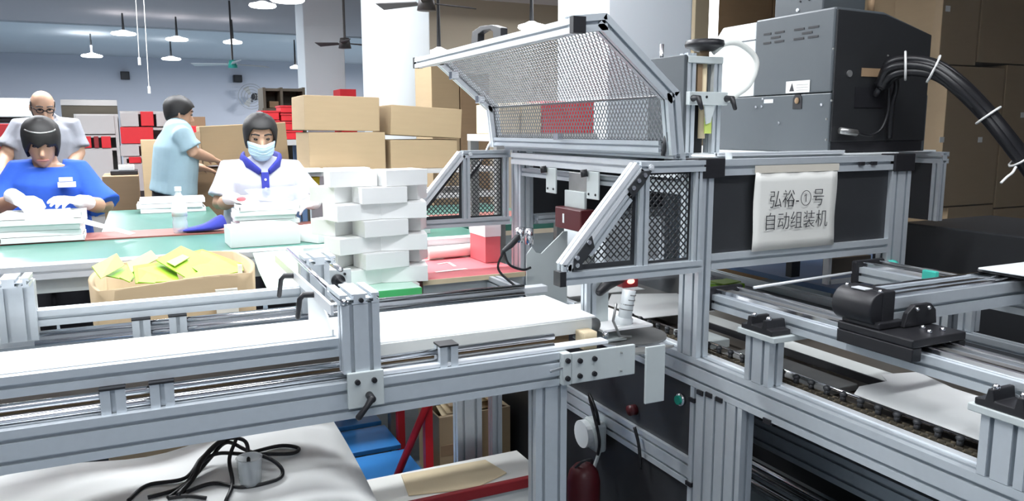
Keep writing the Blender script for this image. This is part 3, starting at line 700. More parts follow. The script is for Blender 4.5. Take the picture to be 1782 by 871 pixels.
# cross module
P('cross_rail', 1.381, 1.83, 1.080, 1.174, .980, 1.034, 'x', ga)
for yy in (1.086, 1.112, 1.158): B('cross_strip', 1.381, 1.83, yy, yy+.010, 1.034, 1.043, 'chrome', ga, .002)
k = B('far_carriage', 1.77, 1.98, 1.03, 1.17, 1.0435, 1.051, 'black', ga, .004)
B('carriage_cheek', 1.78, 1.97, 1.035, 1.06, 1.001, 1.043, 'black', k, .002)
B('carriage_cover', 1.76, 2.0, 1.04, 1.16, 1.0515, 1.056, 'white', k, .003)
for xx in (1.79, 1.82, 1.85, 1.90): MB().ball((xx, 1.03, 1.042), .006, 8).build('carriage_screw', 'chrome', k, True)
ra_, rb2 = pt(1312, 500, z=.968), pt(1548, 464, z=.968); MB().cyl(ra_, rb2, .004).build('tension_rod', 'bright', ga, True)
tb_ = MB().cyl(rb2, rb2+(rb2-ra_).normalized()*.02, .02, n=16).build('rod_knob', 'teal', ga, True)
p = pt(1620, 480, x=1.835); B('teal_sensor', 1.825, 1.8395, p.y-.02, p.y+.02, p.z-.015, p.z+.015, 'teal', ga, .003)
# drag cable at right edge
MB().tube(curve_pts([(2.02, .98, 1.03), (2.05, .96, .98), (2.02, .98, .88), (1.98, 1.0, .80), (1.97, 1.02, .757)]), .028, 10).build('drag_cable', 'cable', ga, True)
# black cover box, blue table, and things behind the cabinet
tag(B('cover_box', 2.46, 2.96, .9, 1.92, .0, 1.045, 'panel', None, .006), 'big black cover box standing at the right edge behind the gantry', 'box')
bt_ = thing('blue_table', (2.75, 2.3, 0), 'blue topped table seen under the dark cabinet of the machine', 'table')
B('tabletop', 2.26, 3.3, 1.98, 2.95, .78, .80, 'bluedark', bt_)
for x0 in (2.29, 3.22):
    for y0 in (2.02, 2.86): B('leg', x0, x0+.04, y0, y0+.04, 0, .78, 'steel', bt_)
lg = thing('lime_box', tuple(pt(1262, 490, z=.753)), 'lime green box blank lying on the deck beside the corner post', 'box')
p = pt(1260, 490, z=.785)
MB().box(p.x-.06, p.x+.06, p.y-.05, p.y+.06, .757, .782).build('tray', 'limedeep', lg)
MB().obox((p.x-.01, p.y-.02, .7905), (.05,.01,0), (-.006,.035,0), (0,0,.0015)).build('lid_flap', 'lime', lg)
ps = MB().prism([(1.39,.62),(1.62,.62),(1.62,1.10),(1.655,1.215),(1.56,1.24),(1.53,1.20),(1.44,1.20),(1.39,1.17)], (0,0,.7985), (1,0,0), (0,1,0), (0,0,.002)).build('paper_blank', 'paper', None)
tag(ps, 'flat white paper blank on the chain deck at lower right', 'paper')
ps = MB().prism([(1.40,1.98),(1.66,1.96),(1.72,2.24),(1.50,2.33),(1.40,2.2)], (0,0,.790), (1,0,0), (0,1,0), (0,0,.002)).build('paper_blank', 'paper', None)
tag(ps, 'flat white paper blank entering the machine beside the turning disc', 'paper')
ps = MB().prism([(1.345,2.36),(1.66,2.35),(1.66,2.60),(1.345,2.62)], (0,0,.790), (1,0,0), (0,1,0), (0,0,.002)).build('paper_blank', 'paper', None)
tag(ps, 'flat white paper blank farthest back inside the machine', 'paper')
# gripper hanging under the cabinet
gr = thing('hanging_gripper', (1.9, 2.2, .9), 'small dark gripper bar with white frame under the machine cabinet', 'machine')
for px0, px1 in ((1375, 1388),):
    a = pt(px0, 455, y=2.2); b = pt(px1, 480, y=2.2); B('hanger', a.x, b.x, 2.19, 2.22, b.z, 1.25, 'panel', gr)
a = pt(1440, 450, y=2.0); b = pt(1510, 470, y=2.0)
B('gripper_bar', a.x, b.x, 1.99, 2.02, b.z, a.z, 'steeld', gr)
B('gripper_frame', a.x-.01, b.x+.02, 1.975, 1.985, b.z-.03, b.z-.015, 'bright', gr)
B('gripper_arm', a.x-.02, a.x-.005, 1.975, 2.0, b.z-.03, 1.25, 'bright', gr)
B('gripper_arm', b.x+.02, b.x+.06, 1.975, 2.0, .84, 1.25, 'panel', gr)
# ================================================================== ASSEMBLY TABLE AND WHAT LIES ON IT
TZ = .92
at_ = thing('assembly_table', (.3, 3.9, 0), 'long assembly table with green belt tops, brown divider strip and pale front rail', 'table')
B('belt_top', 1.365, 1.95, 3.42, 3.70, TZ-.03, TZ, 'green', at_)
B('belt_top', -2.2, 1.36, 3.14, 3.70, TZ-.03, TZ, 'green', at_)
B('divider_strip', -2.2, 1.95, 3.705, 3.95, TZ-.03, TZ+.006, 'brown', at_)
B('belt_top', -.18, .36, 3.955, 5.05, TZ-.03, TZ, 'green', at_)
B('belt_top', 1.1, 1.95, 3.955, 4.5, TZ-.03, TZ, 'green', at_)
P('front_rail', -2.2, 1.36, 3.06, 3.135, TZ-.045, TZ+.004, 'x', at_, 'bright')
B('apron', -2.2, 1.36, 3.10, 3.135, TZ-.10, TZ-.047, 'plate', at_)
for x0 in (-2.1, -.6, .9):
    for y0 in (3.12, 3.86): B('leg', x0, x0+.05, y0, y0+.05, 0, TZ-.102 if y0 < 3.5 else TZ-.031, 'steel', at_)
B('leg', -.15, -.10, 4.95, 5.0, 0, TZ-.031, 'steel', at_); B('leg', .30, .35, 4.95, 5.0, 0, TZ-.031, 'steel', at_)
B('lower_shelf', -2.1, 1.3, 3.2, 3.85, .30, .33, 'panel', at_)
fr = thing('side_frame', (-.55, 2.8, 0), 'grey aluminium frame at left edge between conveyor and table', 'frame')
for y0 in (2.62, 2.95):
    P('frame_post', -.56, -.52, y0, y0+.04, .0, .895, 'z', fr); P('frame_post', -1.2, -1.16, y0, y0+.04, 0, .895, 'z', fr)
    P('frame_rail', -1.2, -.52, y0, y0+.04, .896, .936, 'x', fr)
for x0 in (-.85, -.56): P('frame_rail', x0, x0+.04, 2.66, 2.95, .896, .936, 'y', fr)

# white slabs: stacks of flat trays
def tray(w_, d_, h_, lip=.006):
    mb = MB(); t = .003
    mb.box(-w_/2, w_/2, -d_/2, d_/2, 0, .004).box(-w_/2, w_/2, -d_/2, -d_/2+t, .004, h_).box(-w_/2, w_/2, d_/2-t, d_/2, .004, h_)
    mb.box(-w_/2, -w_/2+t, -d_/2, d_/2, .004, h_).box(w_/2-t, w_/2, -d_/2, d_/2, .004, h_).box(-w_/2+.008, w_/2-.008, -d_/2+.008, d_/2-.008, .004, h_-.004)
    return mb
def slab_stack(cx, cy_, z0, w_, d_, h_, n, where, group):
    names = ['bottom', 'second', 'third', 'fourth', 'fifth', 'sixth', 'seventh']
    pro = None
    for i in range(n):
        if pro is None:
            o = tray(w_, d_, h_).build('paper_tray', 'paper', None); pro = o
        else: o = pro.copy(); COL.objects.link(o)
        o.location = (cx+random.uniform(-.012, .012), cy_+random.uniform(-.01, .01), z0+i*(h_+.0015)); o.rotation_euler = (0, 0, random.uniform(-.06, .06))
        nm = 'top' if i == n-1 else names[i]
        tag(o, f'flat white paper tray, {nm} one in the stack {where}', 'tray', group)
p = pt(80, 420, z=TZ); slab_stack(p.x, 3.80, TZ+.007, .30, .20, .022, 5, 'before the blue-shirted worker', 'trays before the blue-shirted worker')
p = pt(468, 400, z=TZ); slab_stack(p.x, 3.82, TZ+.007, .27, .20, .020, 5, 'before the masked worker', 'trays before the masked worker')
p = pt(300, 366, z=TZ); slab_stack(p.x, p.y, TZ+.001, .34, .22, .024, 3, 'on the far green mat', 'trays on the far green mat')
def quad(name, m, pts, label=None, cat=None, par=None, th=.003):
    a = [Vector(q) for q in pts]; n = (a[1]-a[0]).cross(a[2]-a[0]).normalized()*th; k = len(a)
    mb = MB(); mb.add(a+[q+n for q in a], [tuple(reversed(range(k))), tuple(range(k, 2*k))]+[(i, (i+1) % k, k+(i+1) % k, k+i) for i in range(k)])
    o = mb.build(name, m, par)
    if label: tag(o, label, cat)
    return o
quad('paper_sheet', 'paper', [pt(42, 372, y=3.72), pt(122, 361, y=3.72), pt(130, 384, y=3.70), pt(45, 391, y=3.70)], 'white folded sheet held up between the gloved hands of blue-shirted worker', 'paper')
quad('paper_strip', 'paper', [pt(128, 378, y=3.78), pt(150, 381, y=3.77), pt(236, 405, y=3.72), pt(225, 408, y=3.72), pt(140, 388, y=3.77)], 'long narrow white paper strip leaning from tray stack to the table', 'paper')
# white boxes
def wbox(x, y, z, w_, d_, h_, rz, label, group=None, m='paper', name='white_box'):
    o = MB().box(-w_/2, w_/2, -d_/2, d_/2, 0, h_).build(name, m, None, bevel=.0015)
    o.location = (x, y, z); o.rotation_euler = (0, 0, rz); return tag(o, label, 'box', group)
p = pt(478, 442, z=TZ); wbox(p.x, 3.30, TZ+.001, .27, .18, .075, .03, 'single white box on green belt in front of the masked worker')
p = pt(580, 425, z=TZ); wbox(p.x, 3.30, TZ+.001, .20, .16, .06, .5, 'white box on green belt left of the tall white stack')
p = pt(735, 415, z=TZ); wbox(p.x, 3.35, TZ+.001, .16, .16, .075, .1, 'white box on green belt right of the tall white stack')
p = pt(600, 385, z=TZ); wbox(p.x, 3.85, TZ+.007, .22, .18, .10, -.1, 'white box on brown strip behind the tall white stack')
# acrylic tray with the tall stack of small white boxes
AZ = .855
ac = thing('green_acrylic_tray', (.80, 2.66, .80), 'green translucent acrylic tray under the tall stack of white boxes', 'tray')
a0 = pt(640, 512, y=2.46); a1 = pt(733, 500, y=2.46)
B('tray_top', a0.x-.10, a1.x, 2.46, 2.92, AZ-.006, AZ, 'acrypale', ac)
B('tray_front', a0.x, a1.x, 2.452, 2.459, .79, AZ, 'acry', ac); B('tray_side', a1.x-.006, a1.x, 2.46, 2.92, .79, AZ-.007, 'acry', ac)
B('tray_core', a0.x+.02, a1.x-.02, 2.47, 2.50, .795, AZ-.008, 'limedeep', ac)
for x0 in (a0.x-.09, a1.x-.05): B('tray_arm', x0, x0+.03, 2.90, 3.099, .82, AZ-.007, 'steel', ac)
sx = pt(652, 480, y=2.68).x
names = ['bottom', 'second', 'third', 'fourth', 'fifth', 'sixth', 'top']
pro = None
for i in range(7):
    offs = [(-.088, -.070, .26), (.090, -.070, -.24), (.0, .080, .05)]
    if i == 6: offs = [(-.080, -.03, -.06), (.085, -.06, .16)]
    if i % 2: offs = [(.005, -.085, .10), (-.112, .025, .62), (.118, .03, -.58)]
    for (dx, dy, rz), nm in zip(offs, ('middle front', 'left', 'right') if i % 2 else ('left front', 'right front', 'rear') if i < 6 else ('left', 'right')):
        if pro is None: pro = MB().box(-.080, .080, -.056, .056, 0, .0545).build('small_white_box', 'paper', None, bevel=.0012); o = pro
        else: o = pro.copy(); COL.objects.link(o)
        o.location = (sx+dx, 2.69+dy, AZ+.0008+i*.0555); o.rotation_euler = (0, 0, rz+random.uniform(-.06, .06))
        tag(o, f'small white box in the tall stack, {names[i]} layer, {nm} one', 'box', 'small white boxes in the tall stack')
quad('pale_green_sheet', 'acrypale', [pt(440, 440, z=TZ+.0048), pt(527, 432, z=TZ+.0048), pt(532, 470, z=TZ-.02), pt(534, 502, z=TZ-.07), pt(468, 508, z=TZ-.07), pt(450, 470, z=TZ-.02)], 'pale green sheet draped over the front rail beside lime carton', 'sheet')
# red table
rt = thing('red_table', (1.15, 3.0, 0), 'table with red printed top and red steel legs behind the conveyor', 'table')
b0 = pt(735, 488, z=.85); b1 = pt(838, 476, z=.85)
B('tabletop', b0.x, 1.285, b0.y, 3.05, .835, .85, 'redcloth', rt)
B('wood_edge', b0.x, 1.28, b0.y-.006, b0.y-.001, .833, .851, 'cardin', rt)
B('apron', b0.x+.01, 1.28, b0.y+.02, b0.y+.03, .77, .834, 'plate', rt)
for x0, x1 in ((.895, .925), (1.085, 1.115)):
    for y0 in (2.65, 3.0): B('leg', x0, x1, y0, y0+.03, 0, .834, 'red', rt)
MB().cyl((.735, 2.645, .02), (1.125, 2.645, .834), .014, n=12).build('brace', 'red', rt, True)
def mark(pts, wd):
    mb = MB()
    for q0, q1 in zip(pts, pts[1:]):
        a, b = Vector((*q0, .8515)), Vector((*q1, .8515)); d = (b-a); n = Vector((-d.y, d.x, 0)).normalized()*wd/2
        mb.add([a-n, b-n, b+n, a+n], [(0,1,2,3)])
    return mb.build('printed_mark', 'pinkwhite', rt)
def pm(l, wd=.012): mark([tuple(pt(px, py, z=.8515).xy) for px, py in l], wd)
pm([(725, 453), (772, 450)], .02); pm([(758, 473), (812, 467)], .02); pm([(735, 445), (745, 440), (757, 446)]); pm([(762, 459), (780, 456), (792, 463)]); pm([(716, 463), (729, 463)], .02); pm([(797, 438), (806, 438)], .016); pm([(803, 446), (815, 447)], .02)
a = pt(718, 420, z=.90); b = pt(828, 412, z=.90)
ro = MB().cyl((a.x, 3.0, .878), (b.x-.03, 3.02, .878), .026, n=18).build('paper_roll', 'pinkwhite', None, True); tag(ro, 'pale pink paper roll lying along back edge of the red table', 'roll')
rb = thing('red_white_box', tuple(pt(862, 445, y=2.85)), 'white topped red box standing at right end of the red table', 'box')
c0, c1, c2 = pt(845, 445, y=2.82), pt(886, 445, y=2.82), pt(862, 388, y=2.82)
B('lower_part', c0.x, 1.285, 2.82, 2.98, .852, c0.z+.075, 'redcloth', rb); B('lid', c0.x-.002, 1.287, 2.818, 2.982, c0.z+.076, c2.z, 'paper', rb)
quad('white_card', 'paper', [pt(818, 430, z=.853), pt(842, 428, z=.853), pt(846, 446, z=.853)], 'white paper corner on the red table beside the red box', 'paper')
tag(MB().box(*(lambda a, b: (a.x, b.x, 2.53, 2.66, .45, a.z-.03))(pt(700, 508, y=2.53), pt(731, 540, y=2.53))).build('blue_bin', 'blue', None, bevel=.01), 'small blue bin under the green acrylic tray', 'bin')
# bottle and blue cap
p = pt(316, 408, z=TZ+.006)
bo = thing('water_bottle', (p.x, 3.76, TZ+.006), 'clear plastic water bottle with white cap standing on the brown strip', 'bottle')
bz = TZ+.0065
mb = MB(); mb.rings([[Vector((p.x+r_*math.cos(6.2832*j/18), 3.76+r_*math.sin(6.2832*j/18), bz+h_)) for j in range(18)] for r_, h_ in ((.028,0),(.032,.006),(.032,.05),(.029,.06),(.032,.07),(.032,.13),(.026,.155),(.013,.175),(.012,.185))])
mb.build('bottle_body', 'clear', bo, True); MB().cyl((p.x, 3.76, bz+.186), (p.x, 3.76, bz+.205), .0145, n=16).build('bottle_cap', 'white', bo)
MB().cyl((p.x, 3.76, bz+.075), (p.x, 3.76, bz+.115), .0325, n=18).build('bottle_label', 'paper', bo, True)
p = pt(362, 403, z=TZ+.006)
cl = MB(); cl.rings([[Vector((p.x+q[0], 3.76+q[1], TZ+.0075+q[2])) for q in r_] for r_ in (
    [(-.16,-.05,0),(.09,-.06,0),(.10,.06,0),(-.14,.06,0)], [(-.15,-.045,.012),(.09,-.06,.03),(.10,.05,.03),(-.13,.05,.012)],
    [(-.05,-.03,.02),(.075,-.045,.065),(.085,.03,.06),(-.05,.03,.02)], [(-.01,-.01,.03),(.06,-.02,.085),(.065,.015,.085),(-.01,.01,.03)])])
tag(cl.build('cloth_hat', 'navy', None, True, sub=2), 'crumpled navy blue cap lying beside the water bottle', 'cap')

# ================================================================== CARTON OF LIME CARDS
ca = thing('lime_scrap_carton', (.075, 2.57, 0), 'big open bulging brown carton full of lime green card offcuts', 'carton')
def rrect(x0, x1, y0, y1, bulge, n=9):
    o = []
    for (a, b, nx_, ny_) in (((x0,y0),(x1,y0),0,-1),((x1,y0),(x1,y1),1,0),((x1,y1),(x0,y1),0,1),((x0,y1),(x0,y0),-1,0)):
        for i in range(n):
            t = i/n; k = bulge*math.sin(math.pi*t)
            o.append((a[0]+(b[0]-a[0])*t+nx_*k, a[1]+(b[1]-a[1])*t+ny_*k))
    return o
qa, qb = pt(166, 480, y=2.38), pt(438, 466, y=2.38)
rs = []
for z_, bu in ((.0, .0), (.3, .015), (.7, .025), (.95, .032)):
    rs.append([Vector((x, y, z_ if z_ < .9 else .955+.012*math.sin(x*9))) for x, y in rrect(qa.x, qb.x, 2.38, 2.84, bu)])
for z_, bu in ((.95, .024), (.45, .016)):
    rs.append([Vector((x, y, z_ if z_ < .9 else .954+.012*math.sin(x*9))) for x, y in rrect(qa.x+.008, qb.x-.008, 2.388, 2.832, bu)])
MB().rings(rs, True).build('carton_wall', 'card', ca, True)
B('tape_band', qa.x+.30, qa.x+.36, 2.325, 2.337, .60, .93, 'tape', ca)
MB().box(qb.x-.03, qb.x-.018, 2.46, 2.475, .90, .975).build('string_end', 'white', ca)
cards = [('limepale', [(160, 463, 2.50), (203, 440, 2.66), (217, 461, 2.62), (176, 484, 2.46)], 'pale lime card leaning out at the left of the carton'),
 ('limepale', [(221, 457, 2.62), (263, 435, 2.74), (276, 449, 2.70), (228, 474, 2.56)], 'pale lime card standing second from left in the carton'),
 ('lime', [(232, 462, 2.55), (300, 452, 2.72), (312, 488, 2.50), (236, 492, 2.44)], 'lime card lying in the middle front of carton'),
 ('lime', [(272, 452, 2.62), (315, 427, 2.76), (372, 452, 2.70), (330, 486, 2.48)], 'tallest lime card peaking at the middle of carton'),
 ('lime', [(335, 437, 2.78), (352, 433, 2.79), (421, 458, 2.72), (424, 470, 2.62), (362, 484, 2.48), (330, 462, 2.60)], 'largest lime card sloping at right side of carton'),
 ('limepale', [(290, 455, 2.60), (318, 442, 2.68), (330, 447, 2.64), (304, 462, 2.56)], 'small pale lime card on top of the middle cards'),
 ('lime', [(208, 482, 2.46), (222, 464, 2.55), (234, 478, 2.50), (226, 490, 2.43)], 'narrow lime strip at left front of carton'),
 ('limedeep', [(318, 484, 2.46), (350, 470, 2.52), (358, 486, 2.44), (330, 490, 2.43)], 'dark green card edge at right front of carton'),
 ('limedeep', [(240, 490, 2.43), (255, 474, 2.50), (272, 482, 2.47), (270, 492, 2.43)], 'dark green card edge at middle front of carton'),
 ('limedeep', [(180, 478, 2.55), (218, 460, 2.68), (240, 470, 2.62), (230, 488, 2.50)], 'dark green card lying under the left pale cards')]
for m_, q, lab in cards: quad('lime_card', m_, [pt(a, b, y=c) for a, b, c in q], lab+' of offcuts', 'card')

# ================================================================== UNDER THE CONVEYOR
# white plastic sheet bundle with cables on it
ws = MB(); nu, nv = 26, 14; grid = []
def sheet_pt(u, v):
    x = -.75+1.16*u
    y = 1.99-.62*v - .05*(u-.5)
    z = .60-.04*v-.22*v*v+.012*math.sin(9*u+3*v)+.010*math.sin(17*u-5*v)
    if u > .82: z -= (u-.82)**2*4*v
    return (x+(.10*v if u > .8 else 0), y, z+.03*u*(1-v))
ws.v = [Vector(sheet_pt(i/nu, j/nv)) for j in range(nv+1) for i in range(nu+1)]
ws.f = [(j*(nu+1)+i, j*(nu+1)+i+1, (j+1)*(nu+1)+i+1, (j+1)*(nu+1)+i) for j in range(nv) for i in range(nu)]
n0 = len(ws.v)
ws.v += [Vector((q.x, q.y, .02)) for q in (ws.v[i] for i in list(range(nu+1)))]  # rear skirt
ws.f += [(i, n0+i, n0+i+1, i+1) for i in range(nu)]
n1 = len(ws.v)
ws.v += [Vector((ws.v[nv*(nu+1)+i].x, ws.v[nv*(nu+1)+i].y-.03, .02)) for i in range(nu+1)]
ws.f += [(nv*(nu+1)+i, nv*(nu+1)+i+1, n1+i+1, n1+i) for i in range(nu)]
n2 = len(ws.v); ri = [j*(nu+1)+nu for j in range(nv+1)]
ws.v += [Vector((ws.v[k].x+.04, ws.v[k].y, .02)) for k in ri]
ws.f += [(ri[j], n2+j, n2+j+1, ri[j+1]) for j in range(nv)]
tag(ws.build('white_dust_sheet', 'paper', None, True, solid=.004), 'white plastic dust sheet draped over goods under the conveyor at lower left', 'sheet')
def sz(u, v, dz=.006): q = Vector(sheet_pt(u, v)); q.z += dz; return q
ck = thing('cable_tangle', tuple(sz(.75, .5)), 'tangle of thin black cables lying on the white dust sheet', 'cable')
def ztop(px, py, dz=.01):
    best = None
    for i in range(0, 61):
        for j in range(0, 41):
            q = Vector(sheet_pt(i/60, j/40)); d = q-Vector((0,0,CAM_Z)); f_ = d.dot(fwd)
            e = (891+FPX*d.dot(right)/f_-px)**2+(435.5+FPX*d.dot(down)/f_-py)**2
            if best is None or e < best[0]: best = (e, q)
    q = best[1].copy(); q.z += dz; return q
def cabl(l, r=.0045, dz=None):
    dz = dz or [.008]*len(l)
    MB().tube(curve_pts([ztop(a, b, c) for (a, b), c in zip(l, dz)], 8), r).build('cable', 'cable', ck, True)
cabl([(215, 872), (262, 850), (320, 838), (345, 815), (375, 800), (402, 793), (422, 802), (432, 825), (436, 846)], dz=[.006, .006, .01, .02, .04, .05, .05, .03, .008])
cabl([(262, 872), (300, 854), (345, 838), (370, 815), (400, 797), (440, 806), (478, 814), (488, 832), (470, 846), (430, 850), (370, 848), (330, 862), (318, 872)], dz=[.006, .006, .01, .025, .04, .04, .03, .01, .006, .006, .006, .006, .006])
cabl([(300, 872), (325, 850), (350, 825), (385, 812), (430, 808), (470, 803), (512, 792), (516, 784), (480, 781), (442, 793)], dz=[.008, .015, .03, .03, .03, .02, .008, .008, .008, .008])
cabl([(396, 872), (402, 845), (406, 818), (412, 800)], dz=[.008, .008, .03, .05]); cabl([(290, 872), (330, 865), (360, 872)])
cabl([(310, 872), (335, 846), (355, 822), (380, 806), (404, 795)], .006, dz=[.01, .02, .035, .045, .05])
p = ztop(440, 838)
cu = MB(); cu.rings([[Vector((p.x+r_*math.cos(6.2832*j/16), p.y+r_*math.sin(6.2832*j/16), p.z-.012+h_)) for j in range(16)] for r_, h_ in ((.024,.0),(.028,.06),(.030,.062),(.026,.062),(.022,.004))])
tag(cu.build('clear_cup', 'clear', None, True), 'small clear plastic cup standing among the cables', 'cup')
# blue pallets
def pallet(x0, x1, y0, y1, z1, label):
    t = thing('blue_pallet', ((x0+x1)/2, (y0+y1)/2, 0), label, 'pallet', 'blue pallets on the floor')
    n = 4; d = (y1-y0)/n
    for k in range(n): B('slat', x0, x1, y0+k*d+.025, y0+(k+1)*d-.025, z1-.02, z1, 'blue', t, .003)
    for xx in (x0, x0+.26): B('runner', xx, xx+.1, y0+.02, y1-.02, .0, z1-.021, 'bluedark', t)
pallet(.30, .885, 2.33, 3.48, .11, 'blue plastic pallet on floor behind the red leaning brace')
pallet(-.75, .28, 2.06, 2.30, .40, 'blue plastic pallet behind the white dust sheet')
# low white cart with red edge
ct = thing('low_cart', (.85, 1.96, 0), 'low white cart with dark red rails under the conveyor', 'cart')
B('deck', .48, 1.0, 1.88, 2.08, .375, .39, 'sheet', ct)
B('rail', .48, 1.0, 1.862, 1.88, .375, .405, 'darkred', ct, .003)
B('front_board', .50, .98, 1.883, 1.89, .06, .374, 'sheet', ct)
for x0 in (.50, .94):
    for y0 in (1.90, 2.03): B('leg', x0, x0+.04, y0, y0+.04, .05, .374, 'darkred', ct)
for x0 in (.52, .96):
    for y0 in (1.92, 2.05): MB().cyl((x0-.008, y0, .026), (x0+.02, y0, .026), .025, n=14).build('wheel', 'black', ct)
quad('carton_sheet', 'cardin', [(.60, 1.93, .392), (.78, 1.89, .392), (.90, 1.94, .392), (.88, 2.05, .392), (.62, 2.06, .392)], 'flattened pale carton sheet lying on the low cart', 'carton')
def open_carton(x0, x1, y0, y1, z0, z1, label, m='card', flaps=True, name='open_carton'):
    t = thing(name, ((x0+x1)/2, (y0+y1)/2, z0), label, 'carton'); k = .006
    mb = MB().box(x0, x1, y0, y0+k, z0, z1).box(x0, x1, y1-k, y1, z0, z1).box(x0, x0+k, y0+k, y1-k, z0, z1).box(x1-k, x1, y0+k, y1-k, z0, z1).box(x0+k, x1-k, y0+k, y1-k, z0, z0+k)
    mb.build('carton_body', m, t)
    if flaps:
        h = (y1-y0)*.35
        quad('flap', 'cardin', [(x0, y0, z1), (x1, y0, z1), (x1-.02, y0+h, z1-.035), (x0+.03, y0+h, z1-.03)], par=t)
        quad('flap', 'cardin', [(x0, y0, z1), (x0, y1, z1), (x0-.05, y1-.01, z1+.07), (x0-.06, y0+.02, z1+.06)], par=t)
        quad('flap', 'cardin', [(x1, y1, z1), (x1, y0, z1), (x1-h*.9, y0+.02, z1+.03), (x1-h*.9, y1-.02, z1+.02)], par=t)
    return t
cx0, cx1, cz1 = pt(765, 765, y=2.70).x, min(1.28, pt(888, 765, y=2.70).x), pt(830, 716, y=2.70).z
oc = open_carton(cx0, cx1, 2.70, 2.95, .001, cz1, 'open brown carton with flaps standing behind conveyor leg')
B('paper_tape', cx0+.005, cx0+.08, 2.6985, 2.70, cz1*.45, cz1*.60, 'cardd', oc)
for k in range(3): quad('yellow_card', 'cardin', [(cx0+.06+.01*k, 2.80, cz1-.06+.03*k), (cx1-.04, 2.80, cz1-.06+.03*k), (cx1-.04, 2.93, cz1-.04+.03*k), (cx0+.07, 2.93, cz1-.04+.03*k)], par=oc)
kz = pt(880, 697, y=3.05).z
oc2 = open_carton(1.16, 1.34, 3.0, 3.30, .001, kz, 'larger brown carton behind the open carton under the machine', 'cardd', False)
quad('carton_lid', 'cardin', [(1.16, 3.0, kz+.002), (1.34, 3.0, kz+.002), (1.34, 3.3, kz+.002), (1.16, 3.3, kz+.002)], par=oc2)
p = pt(884, 691, y=3.08); MB().ball((min(p.x, 1.31), 3.10, kz+.033), .028, 12).build('orange_knob', 'red', oc2, True)
# socket box and cable on the machine rail, red extinguisher on floor
so = thing('socket_box', (1.24, 2.066, .401), 'white round socket box hanging by cable at the machine side panel', 'socket')
MB().box(1.255, 1.295, 2.02, 2.11, .35, .45).build('box_body', 'plate', so, bevel=.012)
MB().cyl((1.255, 2.085, .40), (1.235, 2.085, .40), .045, n=22).build('socket_face', 'white', so)
MB().tube(curve_pts([(1.27, 2.03, .44), (1.25, 2.02, .50), (1.26, 2.08, .53), (1.25, 2.0, .42), (1.26, 2.02, .35)]), .005).build('cable', 'cable', so, True)
MB().tube(curve_pts([(1.265, 2.02, .36), (1.24, 2.03, .27), (1.24, 2.06, .20)]), .006).build('plug_cord', 'plate', so, True)
MB().tube(curve_pts([(1.28, 1.85, .5), (1.283, 1.83, .45), (1.285, 1.82, .38)]), .005).build('cable', 'cable', so, True)
ep = pt(1016, 808, y=1.98)
ex = thing('red_can', (ep.x, 1.98, 0), 'dark red round can on floor in the shade under the machine', 'can')
mb = MB(); mb.rings([[Vector((ep.x+r_*math.cos(6.2832*j/20), 1.98+r_*math.sin(6.2832*j/20), h_)) for j in range(20)] for r_, h_ in ((.050,.0),(.052,ep.z-.05),(.045,ep.z-.02),(.028,ep.z),(.010,ep.z+.004))])
mb.build('can_body', 'deepred', ex, True)
MB().tube(curve_pts([(ep.x-.03, 1.98, ep.z-.004), (ep.x-.015, 1.96, ep.z+.022), (ep.x+.015, 1.96, ep.z+.022), (ep.x+.03, 1.98, ep.z-.004)]), .004).build('handle', 'panel', ex, True)
pc = MB().cyl((1.255, 1.545, .0), (1.255, 1.545, .30), .022, n=16); pc.ball((1.255, 1.545, .30), .022)
tag(pc.build('black_post', 'black', None, True), 'short black rubber post on the floor before machine legs', 'post')
# ================================================================== BACKGROUND GOODS
def carton(px0, px1, py0, py1, Y, dep, label, m='card', name='carton', z0=None, rot=0, cat='carton', tape=False, group=None):
    """closed carton: front face from two sight lines on the plane y=Y"""
    pm = min(max((py0+py1)/2, 0), 500); a = pt(px0, pm, y=Y); b = pt(px1, pm, y=Y)
    a.z = pt((px0+px1)/2, py0, y=Y).z; zb = pt((px0+px1)/2, py1, y=Y).z if z0 is None else z0
    t = thing(name, ((a.x+b.x)/2, Y+dep/2, zb), label, cat, group)
    wd, h = b.x-a.x, a.z-zb
    body = MB().box(a.x, b.x, Y, Y+dep, zb, a.z).build('carton_body', m, t, bevel=.004)
    if tape: B('tape', a.x+wd*.42, a.x+wd*.52, Y-.001, Y+dep*.98, a.z+.0005, a.z+.0015, 'tape', t)
    else: B('flap_seam', a.x+.004, b.x-.004, Y+dep*.5-.002, Y+dep*.5+.002, a.z+.0002, a.z+.0012, 'cardd', t)
    t.rotation_euler = (0, rot, 0); return t
# goods rack behind the white stack
rk = thing('goods_rack', (1.55, 5.0, 0), 'steel rack with two shelves carrying cartons behind the masked worker', 'rack')
ra = pt(528, 292, y=4.7); rb_ = pt(815, 300, y=4.7)
sh1 = pt(600, 298, y=4.7).z; sh0 = pt(575, 346, y=4.7).z
for z_ in (sh1, sh0, .35): B('shelf', ra.x, rb_.x+.25, 4.7, 5.35, z_-.025, z_, 'greycab', rk)
for x0 in (ra.x, rb_.x+.21):
    for y0 in (4.70, 5.31): B('upright', x0, x0+.04, y0, y0+.04, 0, 1.0 if False else .349-.025, 'steel', rk)
    B('upright', x0, x0+.04, 5.352, 5.39, 0, sh1, 'steel', rk)
carton(538, 671, 230, 296, 4.80, .42, 'lower left closed brown carton on the rack, under another carton', z0=sh1+.001)
lz = pt(600, 229, y=4.80).z
carton(529, 660, 167, 230, 4.80, .42, 'upper left closed brown carton stacked on the rack', z0=lz+.006, rot=.018)
carton(680, 796, 243, 300, 4.80, .42, 'lower right closed brown carton on the rack before the pillar', z0=sh1+.001, m='card')
lz2 = pt(740, 244, y=4.80).z
t = carton(679, 802, 186, 244, 4.78, .42, 'upper right tilted brown carton on the rack before the pillar', z0=lz2+.024, rot=.055)
for px in (548, 578): pass
p = pt(548, 300, y=4.74)
